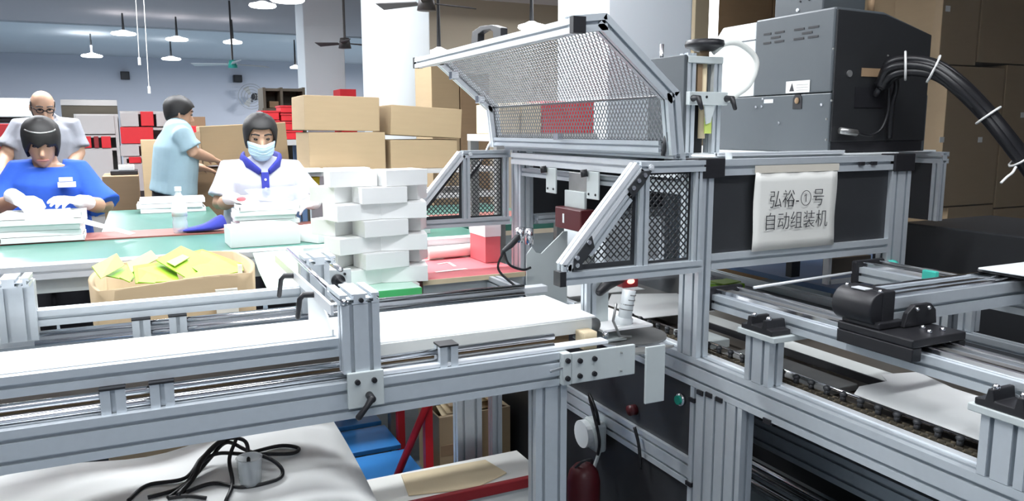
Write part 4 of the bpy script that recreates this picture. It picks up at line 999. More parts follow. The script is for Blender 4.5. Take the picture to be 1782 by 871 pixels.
yb = MB(); yb.rings([[Vector((p.x+r_*math.cos(6.2832*j/18), 4.86+r_*math.sin(6.2832*j/18), sh0+.001+h_)) for j in range(18)] for r_, h_ in ((.042,0),(.052,.125),(.048,.125),(.040,.01))])
tag(yb.build('yellow_cup', 'yellow', None, True), 'yellow plastic tub on the lower rack shelf beside masked worker', 'tub')
for px0, px1, py, yy, lab in ((527, 560, 289, 4.69, 'left'), (566, 640, 288, 4.69, 'right')):
    a = pt(px0, py, y=4.71); b = pt(px1, py, y=4.71)
    tag(MB().box(a.x, b.x, 4.66, 4.79, sh1+.001, sh1+.022).build('paper_pile', 'paper', None, bevel=.002), f'thin pile of white paper at the {lab} front edge of upper rack shelf', 'paper')
for px0, px1, lab in ((562, 600, 'left'), (604, 660, 'right')):
    a = pt(px0, 342, y=4.75); b = pt(px1, 342, y=4.75)
    tag(MB().box(a.x, b.x, 4.72, 5.0, sh0+.001, sh0+.03).build('paper_pile', 'paper', None, bevel=.002), f'white paper pile on the lower rack shelf, {lab} one', 'paper')
# cartons handled by the man in pale blue
carton(337, 400, 292, 420, 5.85, .3, 'brown lower carton under the big carton before the man in pale blue shirt', z0=0.0, m='cardd')
lz = pt(400, 292, y=5.80).z
t = carton(352, 502, 216, 292, 5.80, .32, 'big open brown carton that the man in pale blue shirt handles', z0=lz+.03, rot=-.05)
q = [pt(352, 224, y=5.8), pt(336, 228, y=5.98), pt(333, 300, y=5.98), pt(352, 292, y=5.8)]
quad('side_flap', 'cardd', q, par=t)
carton(248, 292, 243, 340, 6.75, .3, 'tall pale brown carton standing left of the man in pale blue shirt', z0=0, m='card')
carton(182, 246, 306, 420, 5.9, .45, 'brown carton used as a stand with black tray on top', z0=0, m='cardd')
zt_ = pt(215, 306, y=5.9).z
btt = thing('black_tray', tuple(pt(215, 306, y=6.05)), 'black tray holding white parts on top of brown carton stand', 'tray')
a, b = pt(192, 300, y=6.0), pt(240, 300, y=6.0)
B('tray_base', a.x, b.x, 6.0, 6.25, zt_+.002, zt_+.03, 'black', btt, .004); B('white_part', a.x+.05, b.x-.02, 6.03, 6.2, zt_+.031, zt_+.065, 'paper', btt, .004)
# back cabinets with red boxes
def cabinet(px0, px1, py0, Y, shelves, label, reds, top=None):
    a = pt(px0, py0, y=Y); b = pt(px1, py0, y=Y)
    t = thing('storage_cabinet', ((a.x+b.x)/2, Y+.2, 0), label, 'cabinet')
    B('back_board', a.x, b.x, Y+.42, Y+.45, 0, a.z, 'greycab', t)
    for x0 in (a.x, b.x-.03): B('side_board', x0, x0+.03, Y, Y+.419, 0, a.z-.031, 'greycab', t)
    B('top_board', a.x, b.x, Y, Y+.419, a.z-.03, a.z, 'greycab', t)
    for s in shelves:
        z_ = pt(px0, s, y=Y).z; B('shelf', a.x+.031, b.x-.031, Y, Y+.418, z_-.025, z_, 'greycab', t)
    for i, (p0, p1, q0, q1, m_) in enumerate(reds):
        u, v = pt(p0, q0, y=Y+.02), pt(p1, q1, y=Y+.02)
        B('door' if m_ == 'greycab' else 'drawer_front', u.x, v.x, Y-.02, Y-.002, v.z, u.z, m_, t, .004)
    return t
cabinet(128, 204, 198, 9.0, (235, 258, 300), 'pale grey storage cabinet with red drawers below brown board', [(131, 201, 200, 233, 'greycab'), (143, 160, 237, 257, 'redcard'), (163, 173, 237, 257, 'darkred'), (176, 194, 237, 257, 'redcard'), (131, 201, 261, 330, 'greycab')])
cabinet(208, 292, 193, 9.0, (222, 250, 272, 284), 'pale grey storage cabinet with bright red fronts behind the man', [(209, 242, 196, 220, 'greycab'), (244, 268, 194, 219, 'redcard'), (271, 290, 196, 220, 'greycab'), (209, 268, 221, 249, 'redcard'), (209, 243, 253, 271, 'greycab'), (224, 246, 273, 283, 'redcard'), (209, 290, 286, 330, 'greycab')])
a, b = pt(105, 173, y=9.5), pt(205, 197, y=9.5)
bb = thing('brown_board', ((a.x+b.x)/2, 9.5, b.z), 'dark brown board with grey top edge standing behind the storage cabinets', 'board')
B('board', a.x, b.x, 9.5, 9.55, .0, a.z-.06, 'wood', bb); B('top_edge', a.x, b.x, 9.48, 9.56, a.z-.059, a.z, 'greycab', bb)
carton(325, 360, 203, 300, 8.6, .35, 'small dark brown carton behind the man in pale blue shirt', z0=0, m='cardd')
carton(292, 348, 219, 320, 8.2, .3, 'red box pile behind the big open carton', z0=0, m='redcard', name='red_box', cat='box')
# red crates and dark shelf
sx0, sx1 = pt(457, 152, y=9.3), pt(528, 190, y=9.3)
ds = thing('dark_shelf', ((sx0.x+sx1.x)/2, 9.5, 0), 'dark brown open shelf standing behind the red crates', 'shelf')
B('back_board', sx0.x, sx1.x, 9.68, 9.7, 0, sx0.z, 'wood', ds)
for px in (457, 487, 526): u = pt(px, 152, y=9.3); B('upright', u.x, u.x+.03, 9.3, 9.679, 0, u.z, 'wood', ds)
for py in (153, 188): u = pt(457, py, y=9.3); v = pt(528, py, y=9.3); B('shelf', u.x+.001, v.x, 9.31, 9.678, u.z-.03, u.z, 'wood', ds)
carton(469, 485, 176, 187, 9.4, .2, 'small brown carton on the dark shelf', m='cardd', z0=pt(470, 187.5, y=9.4).z)
crs = [(455, 486, 192, 208), (488, 525, 183, 196), (489, 524, 197, 210), (458, 486, 209, 224), (488, 526, 211, 226), (460, 488, 225, 240), (490, 526, 227, 242)]
for (p0, p1, q0, q1), nm in zip(crs, ('top left', 'top right', 'second right', 'second left', 'third right', 'third left', 'bottom right')):
    u, v = pt(p0, q0, y=8.5), pt(p1, q1, y=8.5)
    t = thing('red_crate', ((u.x+v.x)/2, 8.65, v.z), f'bright red crate in pile beside the dark shelf, {nm} one', 'crate', 'red crates piled beside the dark shelf')
    B('crate_body', u.x, v.x, 8.5, 8.8, v.z, u.z-.02, 'redcard', t, .004); B('crate_rim', u.x-.008, v.x+.008, 8.49, 8.81, u.z-.019, u.z-.001, 'red', t)
u, v = pt(455, 243, y=8.45), pt(530, 243, y=8.45)
pb = thing('crate_platform', ((u.x+v.x)/2, 8.7, 0), 'grey platform table that carries the pile of red crates', 'table')
B('tabletop', u.x, v.x, 8.45, 8.9, u.z-.06, u.z-.002, 'greycab', pb)
for xx in (u.x, v.x-.05):
    for yy in (8.46, 8.84): B('leg', xx, xx+.05, yy, yy+.05, 0, u.z-.061, 'bluedark', pb)
carton(594, 622, 155, 300, 9.4, .35, 'red box pile seen above the left rack cartons', m='redcard', name='red_box', z0=0, cat='box')
# laminating machine at left edge
lm = thing('laminating_machine', tuple(pt(10, 300, y=6.4)), 'silver roller machine with red front panel at far left edge', 'machine'); lm.location.z = 0
def lbox(n, p0, p1, q0, q1, d0, d1, m):
    u, v = pt(p0, q0, y=6.4), pt(p1, q1, y=6.4); return B(n, u.x, v.x, 6.4+d0, 6.4+d1, v.z, u.z, m, lm, .006)
u, v = pt(-80, 179, y=6.4), pt(56, 179, y=6.4)
MB().cyl((u.x, 6.46, u.z), (v.x, 6.46, u.z), .038, n=20).build('silver_roller', 'bright', lm, True)
lbox('upper_body', -80, 60, 187, 204, .0, .5, 'plate'); lbox('black_slot', -80, 60, 205, 213, .03, .48, 'black'); lbox('red_panel', -80, 26, 215, 262, .0, .03, 'darkred'); lbox('panel_frame', 27, 62, 214, 300, .0, .5, 'greycab')
lbox('lower_body', -80, 26, 264, 330, .0, .5, 'cardd'); 
for px in (-70, 50): u = pt(px, 320, y=6.4); B('foot', u.x, u.x+.06, 6.5, 6.8, 0, pt(0, 300, y=6.4).z, 'panel', lm)
# wall speakers, fan
for p0, p1, q0, q1, nm in ((209, 226, 124, 138, 'left'), (406, 422, 130, 143, 'right')):
    u, v = pt(p0, q0, y=22.3), pt(p1, q1, y=22.3)
    t = thing('wall_speaker', ((u.x+v.x)/2, 22.4, v.z), f'small black square speaker high on the back wall, {nm} one', 'speaker', 'speakers on the back wall')
    B('speaker_body', u.x, v.x, 22.3, 22.499, v.z, u.z, 'black', t, .01); B('speaker_grille', u.x+.03, v.x-.03, 22.29, 22.299, v.z+.03, u.z-.03, 'panel', t)
u = pt(437, 168, y=22.0)
wf = thing('wall_fan', tuple(u), 'round wall fan with wire cage on back wall near the crates', 'fan')
MB().cyl((u.x, 22.1, u.z-.05), (u.x+.08, 22.49, u.z-.1), .03).build('arm', 'fandark', wf); MB().ball((u.x+.10, 22.02, u.z), (.10, .12, .10)).build('motor', 'fandark', wf, True)
for r_ in (.1, .18, .26, .33): MB().tube([(u.x+r_*math.cos(t*.2618), 21.88+(.08 if r_ > .3 else 0), u.z+r_*math.sin(t*.2618)) for t in range(25)], .006, 5).build('cage_ring', 'steel', wf, True)
for k in range(3):
    a_ = k*2.0944; d = Vector((math.cos(a_), 0, math.sin(a_))); n_ = Vector((-d.z, 0, d.x))
    c = Vector((u.x, 21.93, u.z)); quad('blade', 'greycab', [c+d*.05-n_*.03, c+d*.27-n_*.08, c+d*.28+n_*.08, c+d*.05+n_*.03], par=wf)
# ceiling fans
def fan(px, py, Y, m, L, a0, label, ztop=3.25):
    c = pt(px, py, y=Y); t = thing('ceiling_fan', tuple(c), label, 'fan')
    MB().cyl(c+Vector((0,0,.06)), (c.x, c.y, ztop), .014, n=10).build('rod', 'fandark', t); MB().cyl(c+Vector((0,0,-.05)), c+Vector((0,0,.06)), .07, .05, 16).build('motor', m, t, True)
    for k in range(3):
        a_ = a0+k*2.0944; d = Vector((math.cos(a_), math.sin(a_), 0)); n_ = Vector((-d.y, d.x, .25))
        quad('blade', m if m != 'teal' else 'white', [c+d*.07-n_*.03, c+d*L-n_*.06, c+d*L+n_*.06, c+d*.07+n_*.03], par=t, th=.006)
fan(405, 112, 12.5, 'teal', .62, 2.6, 'teal hubbed ceiling fan hanging before the back wall')
fan(600, 76, 8.8, 'fandark', .34, .3, 'dark ceiling fan hanging left of the near pillar')
fan(742, 6, 5.6, 'fandark', .40, .2, 'dark ceiling fan by the near pillar top')
# pendant lamps
def pendant(px, py, Y, r, label, ztop):
    c = pt(px, py, y=Y); t = thing('pendant_lamp', tuple(c), label, 'lamp', 'white disc lamps hung below the ceiling')
    MB().rings([[Vector((c.x+a_*math.cos(6.2832*j/24), c.y+a_*math.sin(6.2832*j/24), c.z+h_)) for j in range(24)] for a_, h_ in ((r*.9,-.025),(r,-.01),(r*.95,.012),(r*.5,.03),(r*.2,.05))]).build('shade', 'lamp', t, True)
    MB().cyl((c.x, c.y, c.z+.05), (c.x, c.y, ztop), .022, .012, 10).build('stem', 'panel', t)
for px, py, Y, r, lab, zt2 in ((215, 58, 14.5, .19, 'third farthest disc lamp above the back wall', 3.25), (308, 68, 14.6, .18, 'disc lamp with dark stem above the man', 3.25), (405, 73, 14.6, .16, 'disc lamp above the teal fan', 3.25), (457, 9, 10.6, .17, 'large near disc lamp beside the frame top', 3.25), (500, -1, 8.8, .18, 'largest disc lamp cut by the frame top', 3.25), (160, 97, 17.5, .19, 'far disc lamp low at left before back wall', 3.22), (298, 102, 18.0, .19, 'far disc lamp low at middle before back wall', 3.22), (514, 117, 17.0, .11, 'small far disc lamp beside the far pillar', 3.22), (925, 46, 7.2, .14, 'disc lamp seen over the hood lip before beige wall', 2.85), (764, 91, 7.6, .12, 'disc lamp beside the near pillar and hood', 2.85)):
    pendant(px, py, Y, r, 'white '+lab, zt2)
for (px, q0, q1, Y, lab) in ((242, 15, 100, 6.0, 'left'), (259, 72, 150, 6.2, 'right')):
    u, v = pt(px, q0, y=Y), pt(px, q1, y=Y)
    t = thing('white_strand', tuple(v), f'thin white cord hanging from the ceiling before back wall, {lab} one', 'strand')
    MB().cyl((v.x, Y, v.z), (u.x, Y, 3.249), .0025, n=6).build('strand', 'tie', t); MB().cyl((v.x, Y, v.z-.05), (v.x, Y, v.z), .009, n=8).build('strand_end', 'white', t)  # thin white upright line with a short thicker end
# storage behind the hood
gz = pt(950, 233, y=3.05).z
lr = thing('low_rack', (1.95, 3.2, 0), 'steel rack behind the hood that carries red and beige boxes', 'rack')
u, v = pt(866, 233, y=3.02), pt(1040, 233, y=3.02)
B('rack_shelf', u.x, v.x, 3.02, 3.36, gz-.03, gz, 'greycab', lr)
for xx in (u.x, v.x-.04):
    for yy in (3.03, 3.32): B('rack_leg', xx, xx+.04, yy, yy+.035, 0, gz-.031, 'steel', lr)
carton(946, 1034, 176, 233, 3.05, .28, 'red box seen through the mesh hood before the white pillar', 'redcard', 'red_box', z0=gz+.001, cat='box')
carton(870, 905, 180, 232, 3.05, .26, 'beige box seen through the mesh hood, left of two', 'cardin', z0=gz+.001)
carton(908, 942, 178, 232, 3.05, .26, 'beige box seen through the mesh hood beside the red box', 'cardin', z0=gz+.001)
for i, (p0, p1, q0, q1, m_) in enumerate(((752, 800, 112, 330, 'card'), (802, 852, 128, 330, 'cardd'), (752, 860, 36, 110, 'beige'))):
    if i < 2: carton(p0, p1, q0, q1, 5.9, .4, ('tall brown carton behind the tilted carton beside the pillar', 'tall dark brown carton left of mesh hood')[i], m_, z0=0)
# stacked goods at the right
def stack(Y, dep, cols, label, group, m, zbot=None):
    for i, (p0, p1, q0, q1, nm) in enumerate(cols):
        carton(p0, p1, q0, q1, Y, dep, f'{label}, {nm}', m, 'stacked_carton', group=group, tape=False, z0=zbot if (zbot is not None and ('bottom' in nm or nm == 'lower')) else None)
DR = 'stacked brown cartons at right'
stack(3.5, .36, [(1642, 1707, -140, 113, 'top row left'), (1710, 1850, -140, 112, 'top row right'), (1642, 1739, 116, 356, 'middle row left'), (1742, 1850, 115, 357, 'middle row right'), (1642, 1719, 359, 560, 'bottom row left'), (1722, 1850, 360, 560, 'bottom row right')], 'brown carton in the right film wrapped stack', DR, 'carddim', .121)
zb = pt(1700, 560, y=3.5).z
plt_ = thing('wooden_pallet', (pt(1740, 500, y=3.5).x, 3.75, 0), 'wooden pallet block under the right carton stack', 'pallet')
u, v = pt(1642, 560, y=3.5), pt(1850, 560, y=3.5); B('deck', u.x, v.x, 3.5, 3.86, .10, .119, 'wood', plt_); B('block', u.x+.02, v.x-.02, 3.52, 3.84, 0, .099, 'wood', plt_)
stack(3.9, .5, [(1562, 1598, -140, 150, 'upper left'), (1600, 1632, -140, 150, 'upper right'), (1556, 1632, 153, 330, 'lower')], 'brown carton in the narrow stack left of film wrapped stack', DR+' left', 'carddim', .302)
u, v = pt(1556, 330, y=3.9), pt(1632, 330, y=3.9)
tag(MB().box(u.x, v.x, 3.9, 4.4, 0, .30).build('carton', 'cardd', None, bevel=.004), 'dark brown base carton under the narrow stack at right', 'carton')
stack(5.4, .4, [(1248, 1345, -160, 60, 'left'), (1347, 1450, -160, 60, 'middle'), (1452, 1556, -160, 60, 'right')], 'dark brown carton behind the printing unit', 'cartons behind the printing unit', 'cardd')
u, v = pt(1248, 60, y=5.4), pt(1556, 60, y=5.4)
bs = thing('carton_pile_base', ((u.x+v.x)/2, 5.6, 0), 'brown carton wall below the dark cartons behind the machine', 'carton')
B('carton_body', u.x, v.x, 5.4, 5.8, 0, min(u.z, v.z)-.002, 'cardd', bs)
carton(1207, 1231, -60, 300, 4.6, .3, 'brown carton column with warm light in its colour right of the white pillar', 'cardin', z0=0)  # paler card carries the warm light on this brown carton
u, v = pt(1234, -80, y=4.7), pt(1244, 200, y=4.7)
ls = thing('light_column', ((u.x+v.x)/2, 4.72, 0), 'upright white lamp strip right of the white pillar', 'lamp')
B('lamp_tube', u.x, v.x, 4.7, 4.74, .3, 2.6, 'lamp', ls); B('lamp_base', u.x-.02, v.x+.02, 4.68, 4.76, 0, .299, 'white', ls)
for px, py, Yp, lab in ((1580, 12, 3.9, 'upper left'), (1650, 15, 3.5, 'upper right'), (1566, 243, 3.9, 'lower left'), (1634, 243, 3.5, 'lower middle'), (1706, 243, 3.5, 'lower right'), (1780, 200, 3.5, 'right edge')):
    u = pt(px, py, y=Yp-.003)
    if Yp == 3.5 and px == 1634: u.x += .03
    o = MB().box(u.x-.022, u.x+.022, Yp-.003, Yp-.001, u.z-.018, u.z+.018).build('paper_label', 'sheet', None)
    tag(o, f'small white paper label stuck on the stacked cartons, {lab} one', 'label', 'labels on the stacked cartons')
fl = MB(); u, v = pt(1640, -140, y=3.48), pt(1852, 470, y=3.48); nx, nz = 40, 30
fl.v = [Vector((u.x+(v.x-u.x)*i/nx, 3.485+.004*math.sin(i*1.3+j*.7)+.003*math.sin(j*2.1), v.z+(u.z-v.z)*j/nz)) for j in range(nz+1) for i in range(nx+1)]
fl.f = [(j*(nx+1)+i, j*(nx+1)+i+1, (j+1)*(nx+1)+i+1, (j+1)*(nx+1)+i) for j in range(nz) for i in range(nx)]
tag(fl.build('stretch_film', 'film', None, True), 'clear stretch film wrapped over the front of right carton stack', 'film')
# ================================================================== PEOPLE
def head_radii(z):
    T = [(-.112,.020,.072,.0),(-.10,.036,.080,.02),(-.08,.050,.083,.045),(-.05,.061,.084,.068),(-.02,.068,.084,.082),(.01,.071,.085,.092),(.04,.073,.088,.097),(.07,.068,.080,.090),(.09,.055,.062,.074),(.105,.036,.040,.050),(.114,.012,.014,.018)]
    for a, b in zip(T, T[1:]):
        if a[0] <= z <= b[0]:
            t = (z-a[0])/(b[0]-a[0]); return [a[i]+(b[i]-a[i])*t for i in (1,2,3)]
    return T[0][1:] if z < T[0][0] else T[-1][1:]
def head_pt(az, z, k=1.0, add=0):
    a, f, b = head_radii(z); s, c = math.sin(az), math.cos(az)   # az 0 = face (-y)
    return Vector(((a*k+add)*s, -((f*k+add) if c > 0 else (b*k+add))*c, z))
def add_hand(mb, W, d, n, thumb, curl=.5, s=1.0):
    """palm plus five separate curled fingers; d points along the hand, n out of the back, thumb side vector"""
    W, d, n, th = Vector(W), Vector(d).normalized(), Vector(n), Vector(thumb)
    n = (n-n.dot(d)*d).normalized(); th = (th-th.dot(d)*d-th.dot(n)*n).normalized()
    mb.loft([W-d*.03*s, W+d*.01*s, W+d*.05*s, W+d*.09*s], [(.026*s,.021*s), (.032*s,.019*s), (.041*s,.016*s), (.040*s,.013*s)], th, 12)
    for k, (off, L) in enumerate(((.031,.070),(.0105,.080),(-.010,.075),(-.030,.060))):
        b = W+d*.085*s+th*off*s; c1 = curl*(.7+.12*k)
        q = [b-d*.01*s, b]; a = c1*.5
        for seg in (.42, .33, .25):
            q.append(q[-1]+(d*math.cos(a)-n*math.sin(a))*L*seg*s); a += c1*.8
        mb.loft(q, [.0095*s,.0095*s,.009*s,.008*s,.0068*s], th, 8)
    b = W+d*.02*s+th*.028*s
    mb.loft([b-th*.01*s, b+(th*.6+d*.6)*.03*s, b+(th*.55+d*.8-n*.2)*.055*s, b+(th*.35+d*1.0-n*.35)*.078*s], [.014*s,.0125*s,.011*s,.0085*s], n, 8)
def person(name, label, J, o):
    """J: joints in world space. o: options"""
    pel = Vector(J['pelvis'])
    t = thing(name, (pel.x, pel.y, 0), label, 'person')
    yaw, pitch, roll = o.get('head', (0, 0, 0))
    Rm = Matrix.Rotation(yaw, 3, 'Z') @ Matrix.Rotation(pitch, 3, 'X') @ Matrix.Rotation(roll, 3, 'Y')
    H = Vector(J['head']); hs = o.get('hs', 1.0)
    def hp(v): return H+Rm @ (Vector(v)*hs)
    face = Rm @ Vector((0,-1,0))
    f = Matrix.Rotation(o.get('yaw', 0), 3, 'Z'); side = f @ Vector((1,0,0)); front = f @ Vector((0,-1,0))
    neck = Vector(J['neck'])
    bd = MB()
    # head
    bd.rings([[hp(head_pt(6.2832*j/24, z)) for j in range(24)] for z in (-.112,-.10,-.08,-.06,-.04,-.02,0,.02,.04,.06,.08,.095,.107,.114)])
    bd.loft([hp((0,-.078,.012)), hp((0,-.092,-.008)), hp((0,-.105,-.030)), hp((0,-.09,-.038))], [.008*hs, .010*hs, .014*hs, .011*hs], side, 8)
    for s in (-1, 1):
        bd.ball(hp((s*.073, .012, -.012)), (.012*hs, .020*hs, .030*hs), 8)
    for s in (-1, 1): bd.loft([hp((s*.012,-.085,.030)), hp((s*.045,-.074,.030))], [.008*hs]*2, (0,0,1), 6)
    bd.loft([neck-Vector((0,0,.05)), neck+(hp((0,.02,-.06))-neck)*.5, hp((0,.015,-.05))], [(.062,.055), (.050,.050), (.050,.052)], side, 14)
    # trunk
    sh = (Vector(J['shL'])+Vector(J['shR']))/2
    w_ = o.get('w', 1.0)
    up_ = (sh-pel)
    trunk = [(pel-Vector((0,0,.10)), .150, .110), (pel, .165, .118), (pel+up_*.35, .138, .104), (pel+up_*.65, .155, .115), (pel+up_*.88, .160, .105), (sh+Vector((0,0,.02)), .110, .075), (neck-Vector((0,0,.03)), .060, .058)]
    bd.loft([q[0] for q in trunk], [(q[1]*w_, q[2]*w_) for q in trunk], side, 20)
    hands = []
    for s in ('L', 'R'):
        S_, E_, W_ = Vector(J['sh'+s]), Vector(J['el'+s]), Vector(J['wr'+s])
        bd.loft([S_.lerp(sh, .35), S_, S_.lerp(E_, .5), E_, E_.lerp(W_, .3), W_], [.052*w_, .055*w_, .047*w_, .040*w_, .038*w_, .027*w_], front, 12)
        hands.append((s, W_, (Vector(J['hd'+s])-W_)))
        hip = pel+side*(.085 if s == 'L' else -.085)*(1 if o.get('Lpos', 1) > 0 else -1)*w_-Vector((0,0,.06))
        kn = Vector((hip.x, hip.y, .47))+front*.02; an = Vector((hip.x, hip.y, .08))
        bd.loft([hip, kn, kn-Vector((0,0,.15)), an], [.085*w_, .058, .056, .042], side, 12)
    gl = o.get('glove')
    if not gl:
        for s, W_, d in hands: add_hand(bd, W_, d, J.get('nrm', (0,-.3,1)), side*(1 if s == 'R' else -1)*o.get('Lpos', 1)*-1 if False else (sh-W_), o.get('curl', .5), .95)
    bd.build('body', 'skin', t, True, remesh=.0075)
    if gl:
        for s, W_, d in hands:
            g = MB(); g.loft([W_-d.normalized()*.06, W_], [(.034,.034), (.032,.030)], side, 12); add_hand(g, W_, d, J.get('nrm', (0,-.3,1)), (sh-W_)*Vector((1,1,0)), o.get('curl', .5), 1.0)
            g.build('glove', 'glove', t, True, remesh=.0045)
    # shirt
    sm = MB(); m_ = o['shirt']
    k = 1.13*w_; hem = pel-Vector((0,0,o.get('hem', .08)))
    tr = [(hem, .172, .128), (pel+up_*.25, .158, .122), (pel+up_*.55, .160, .122), (pel+up_*.80, .166, .120), (sh-Vector((0,0,.005)), .148, .096), (sh+Vector((0,0,.035)), .105, .078), (neck-Vector((0,0,.018)), .070, .068)]
    if o.get('scoop'): tr = tr[:-2]+[(sh+Vector((0,0,.028)), .112, .078)]
    sm.loft([q[0] for q in tr], [(q[1]*k, q[2]*k) for q in tr], side, 22, True, False)
    for s in ('L', 'R'):
        S_, E_ = Vector(J['sh'+s]), Vector(J['el'+s]); sl = o.get('sleeve', .72)
        sm.loft([S_.lerp(sh, .5)+Vector((0,0,.005)), S_+Vector((0,0,.003)), S_.lerp(E_, sl*.55), S_.lerp(E_, sl)], [.062*w_, .068*w_, .064*w_, .066*w_*o.get('loose', 1)], front, 14, True, False)
    so_ = sm.build('shirt', m_, t, True, remesh=.009)
    # trousers and shoes
    tm = MB(); tm.loft([pel-Vector((0,0,.15)), pel-Vector((0,0,.03)), pel+Vector((0,0,.07))], [(.165*w_,.122*w_), (.176*w_,.130*w_), (.160*w_,.122*w_)], side, 18)
    for sg_ in (-1, 1):
        hip = pel+side*sg_*.085*w_-Vector((0,0,.06)); kn = Vector((hip.x, hip.y, .47))+front*.02; an = Vector((hip.x, hip.y, .07))
        tm.loft([hip, kn, an], [.096*w_, .075, .062], side, 14)
        sm_ = MB().loft([an+front*-.05-Vector((0,0,.035)), an+front*.06-Vector((0,0,.035)), an+front*.14-Vector((0,0,.045))], [(.042,.032), (.046,.032), (.036,.022)], side, 12).build('shoe', 'black', t, True)
    tm.build('trousers', 'trousers', t, True, remesh=.012)
    # hair
    hz = o.get('hairline', (.045, -.03, -.075)); hk = o.get('hairk', .010)
    if o.get('hair', True):
        hm = MB(); rs = []; n = 32
        for i in range(11):
            tt = i/10; r_ = []
            for j in range(n):
                az = 6.2832*j/n; c = math.cos(az)
                lo = hz[1]+(hz[0]-hz[1])*min(1, max(0, (c-.25)/.55)) if c > 0 else hz[1]+(hz[2]-hz[1])*(-c)
                if c > .2 and o.get('part'): lo += .012*math.sin(az*9)
                z = .116-(.116-lo)*(1-math.cos(tt*1.5708))**.9 if i else .116
                p = head_pt(az, min(z, .1135), 1.0, hk*(.3+.7*min(1, tt*2.2))); p.z = z+hk*(1-tt)
                r_.append(hp(p))
            rs.append(r_)
        hm.rings(rs, True); hm.f.pop()
        hm.build('hair', o.get('hairm', 'hair'), t, True, solid=.012)
    if o.get('bald'):
        hm = MB(); rs = []
        for i in range(6):
            z = .045-.11*i/5; rs.append([hp(head_pt(math.pi*.5+math.pi*j/16-.15+.3*j/16, z, 1.0, .004)) for j in range(17)])
        hm.rings(rs, False, False); hm.build('hair', 'hairgrey', t, True, solid=.006)
    # face details
    for s in (-1, 1):
        MB().ball(hp((s*.030, -.0765, .010)), (.0115*hs, .009*hs, .007*hs), 8).build('eye', 'eye', t, True)
        MB().loft([hp((s*.014,-.087,.034)), hp((s*.032,-.083,.038)), hp((s*.05,-.070,.032))], [.0045*hs]*3, (0,0,1), 6).build('eyebrow', o.get('hairm', 'hair'), t, True)
    if not o.get('maskon'): MB().loft([hp((-.024,-.080,-.066)), hp((0,-.087,-.064)), hp((.024,-.080,-.066))], [(.004,.005), (.006,.008), (.004,.005)], (0,0,1), 8).build('lips', 'lips', t, True)
    return t, hp, dict(side=side, front=front, sh=sh, pel=pel, neck=neck, up=up_)

# woman in royal blue at the left
Yb = 4.22
J = dict(pelvis=pt(86, 420, y=Yb+.02)+Vector((0,0,0)), neck=pt(80, 282, y=Yb+.02), head=pt(72, 246, y=Yb-.07),
         shL=pt(36, 300, y=Yb+.01), shR=pt(134, 300, y=Yb+.01), elL=pt(-6, 362, y=Yb-.06), elR=pt(184, 360, y=Yb-.08),
         wrL=pt(32, 346, y=Yb-.30), wrR=pt(138, 350, y=Yb-.30), hdL=pt(60, 360, y=Yb-.42), hdR=pt(98, 344, y=Yb-.42), nrm=(0, -.4, 1))
J['pelvis'].z = .93
t, hp, G = person('worker', 'woman with black fringe in royal blue shirt and white gloves folding a sheet', J,
    dict(shirt='shirtblue', glove=True, head=(.08, .42, 0), hs=.90, hairline=(.020, -.075, -.10), hairk=.009, part=1, scoop=1, sleeve=.98, loose=1.25, w=1.0, curl=.55))
a, b = pt(98, 309, y=Yb-.14), pt(132, 324, y=Yb-.14)
for q0, q1, x0, x1 in ((309, 315, 102, 126), (317, 325, 100, 132)):
    a, b = pt(x0, q0, y=Yb-.150), pt(x1, q1, y=Yb-.150); MB().box(a.x, b.x, Yb-.152, Yb-.125, b.z, a.z).build('chest_print', 'sheet', t, label='white chest print')
hb2 = MB().tube([hp(head_pt(-1.0+2.0*i/12, .085-.0*i, 1.0, .020)) for i in range(13)], .004, 6).build('hair_band', 'steel', t, True)
MB().loft([G['neck']+Vector((-.075,-.055,-.012)), G['neck']+Vector((0,-.105,-.045)), G['neck']+Vector((.075,-.055,-.012))], [.006]*3, (0,0,1), 6).build('collar_trim', 'shirtblue', t, True)

# masked woman
Ym = 4.22
J = dict(pelvis=pt(455, 420, y=Ym+.02), neck=pt(453, 284, y=Ym+.02), head=pt(453, 238, y=Ym-.06),
         shL=pt(400, 298, y=Ym), shR=pt(508, 298, y=Ym), elL=pt(383, 356, y=Ym-.04), elR=pt(548, 352, y=Ym-.06),
         wrL=pt(410, 346, y=Ym-.26), wrR=pt(538, 354, y=Ym-.27), hdL=pt(438, 349, y=Ym-.38), hdR=pt(512, 358, y=Ym-.38), nrm=(0, -.4, 1))
J['pelvis'].z = .93
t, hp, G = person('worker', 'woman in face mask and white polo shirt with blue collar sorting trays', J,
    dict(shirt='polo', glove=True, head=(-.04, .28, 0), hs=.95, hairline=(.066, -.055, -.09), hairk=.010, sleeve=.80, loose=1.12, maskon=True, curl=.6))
mk = MB(); mk.rings([[hp(head_pt(-1.15+2.3*j/16, z, 1.0, .010+(.030*math.exp(-((j-8)/2.6)**2) if -.06 < z < .0 else .006))) for j in range(17)] for z in (-.105,-.085,-.065,-.045,-.025,-.008)], False, False)
mk = mk.build('face_mask', 'mask', t, True, solid=.003)
for z in (-.075,-.055,-.035): MB().tube([hp(head_pt(-1.0+2.0*j/12, z, 1.0, .0145+(.029*math.exp(-((j-6)/2.0)**2) if z > -.06 else .004))) for j in range(13)], .0016, 5).build('mask_fold', 'mask', mk, True)
nk = G['neck']
for s in (-1, 1):
    MB().loft([nk+Vector((s*.078,.03,.040)), nk+Vector((s*.094,-.04,.030)), nk+Vector((s*.074,-.105,.004)), nk+Vector((s*.024,-.140,-.036))], [(.010,.024), (.011,.027), (.011,.028), (.008,.020)], (s*1,-.3,0), 8).build('collar', 'navy', t, True, label='blue collar')
MB().box(nk.x-.018, nk.x+.018, nk.y-.158, nk.y-.118, nk.z-.15, nk.z-.04).build('button_placket', 'navy', t)
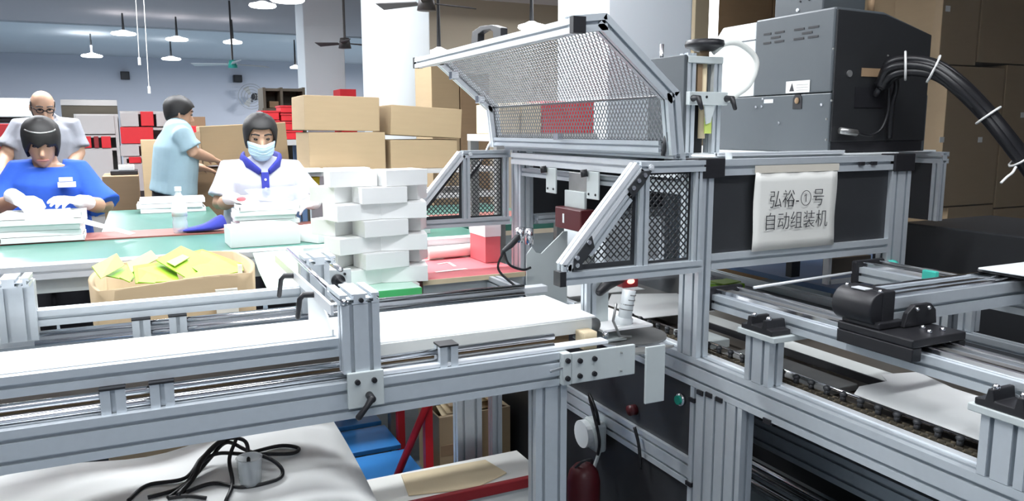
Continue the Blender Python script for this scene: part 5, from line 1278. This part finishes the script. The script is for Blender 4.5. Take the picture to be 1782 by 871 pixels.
for dz in (-.085, -.13): MB().cyl((nk.x, nk.y-.158, nk.z+dz+.01), (nk.x, nk.y-.161, nk.z+dz+.01), .006, n=10).build('shirt_button', 'white', t)
for s_, (px, py) in zip('LR', ((383, 338), (540, 338))): pass
gp_ = thing('held_bag', tuple(pt(480, 345, y=Ym-.42)), 'clear plastic bag sheet held before chest of the masked worker', 'bag')
gv = MB(); q0 = [pt(425, 330, y=Ym-.42), pt(520, 322, y=Ym-.40), pt(556, 356, y=Ym-.42), pt(445, 348, y=Ym-.44)]
gv.v = [q0[0].lerp(q0[1], i/10).lerp(q0[3].lerp(q0[2], i/10), j/6)+Vector((0, .012*math.sin(i*1.4+j), 0)) for j in range(7) for i in range(11)]
gv.f = [(j*11+i, j*11+i+1, (j+1)*11+i+1, (j+1)*11+i) for j in range(6) for i in range(10)]
gv.build('bag_film', 'clear', gp_, True); 
qz = pt(420, 346, y=Ym-.44); MB().ball(qz, (.022,.006,.012), 8).build('red_tag', 'redcloth', gp_, True)

# man in pale blue T-shirt, seen from behind three-quarter
Yc = 5.5
J = dict(pelvis=pt(302, 340, y=Yc), neck=pt(306, 218, y=Yc+.01), head=pt(311, 198, y=Yc+.03),
         shL=pt(330, 236, y=Yc-.13), shR=pt(288, 232, y=Yc+.12), elL=pt(340, 266, y=Yc-.19), elR=pt(326, 288, y=Yc+.15),
         wrL=pt(368, 276, y=Yc+.02), wrR=pt(352, 292, y=Yc+.12), hdL=pt(386, 283, y=Yc+.12), hdR=pt(366, 296, y=Yc+.16), nrm=(0, -.3, 1))
J['shL'] = pt(318, 238, y=Yc-.17); J['shR'] = pt(300, 234, y=Yc+.14); J['elL'] = pt(336, 264, y=Yc-.18)
person('worker', 'man with short black hair in pale blue T-shirt bending over a big carton', J,
    dict(shirt='shirtpale', head=(1.75, .22, 0), hs=.90, yaw=1.75, hairline=(.066, -.005, -.06), hairk=.010, sleeve=.80, loose=1.15, w=1.0, hem=-.02, curl=.4))
# bald man behind
Yd = 5.6
J = dict(pelvis=pt(85, 330, y=Yd), neck=pt(80, 208, y=Yd), head=pt(74, 186, y=Yd-.05),
         shL=pt(36, 224, y=Yd), shR=pt(124, 222, y=Yd), elL=pt(12, 268, y=Yd-.05), elR=pt(136, 266, y=Yd-.02),
         wrL=pt(0, 300, y=Yd-.22), wrR=pt(118, 300, y=Yd-.22), hdL=pt(20, 312, y=Yd-.30), hdR=pt(100, 310, y=Yd-.30), nrm=(0, -.4, 1))
t, hp, G = person('worker', 'bald man in grey T-shirt standing behind the blue-shirted woman', J,
    dict(shirt='shirtgrey', head=(.25, .40, 0), hs=.84, hair=False, bald=True, sleeve=.80, loose=1.15, w=1.05, hairm='hairgrey'))
gs = MB()
for s in (-1, 1): gs.tube([hp((s*.032+.022*math.cos(k*.5236), -.090, .006+.016*math.sin(k*.5236))) for k in range(13)], .003, 6)
gs.tube([hp((-.012,-.095,.008)), hp((.012,-.095,.008))], .003, 6)
for s in (-1, 1): gs.tube([hp((s*.054,-.088,.010)), hp((s*.074,-.03,.012)), hp((s*.075,.01,.008))], .0025, 6)
gs.build('glasses', 'black', t, True)
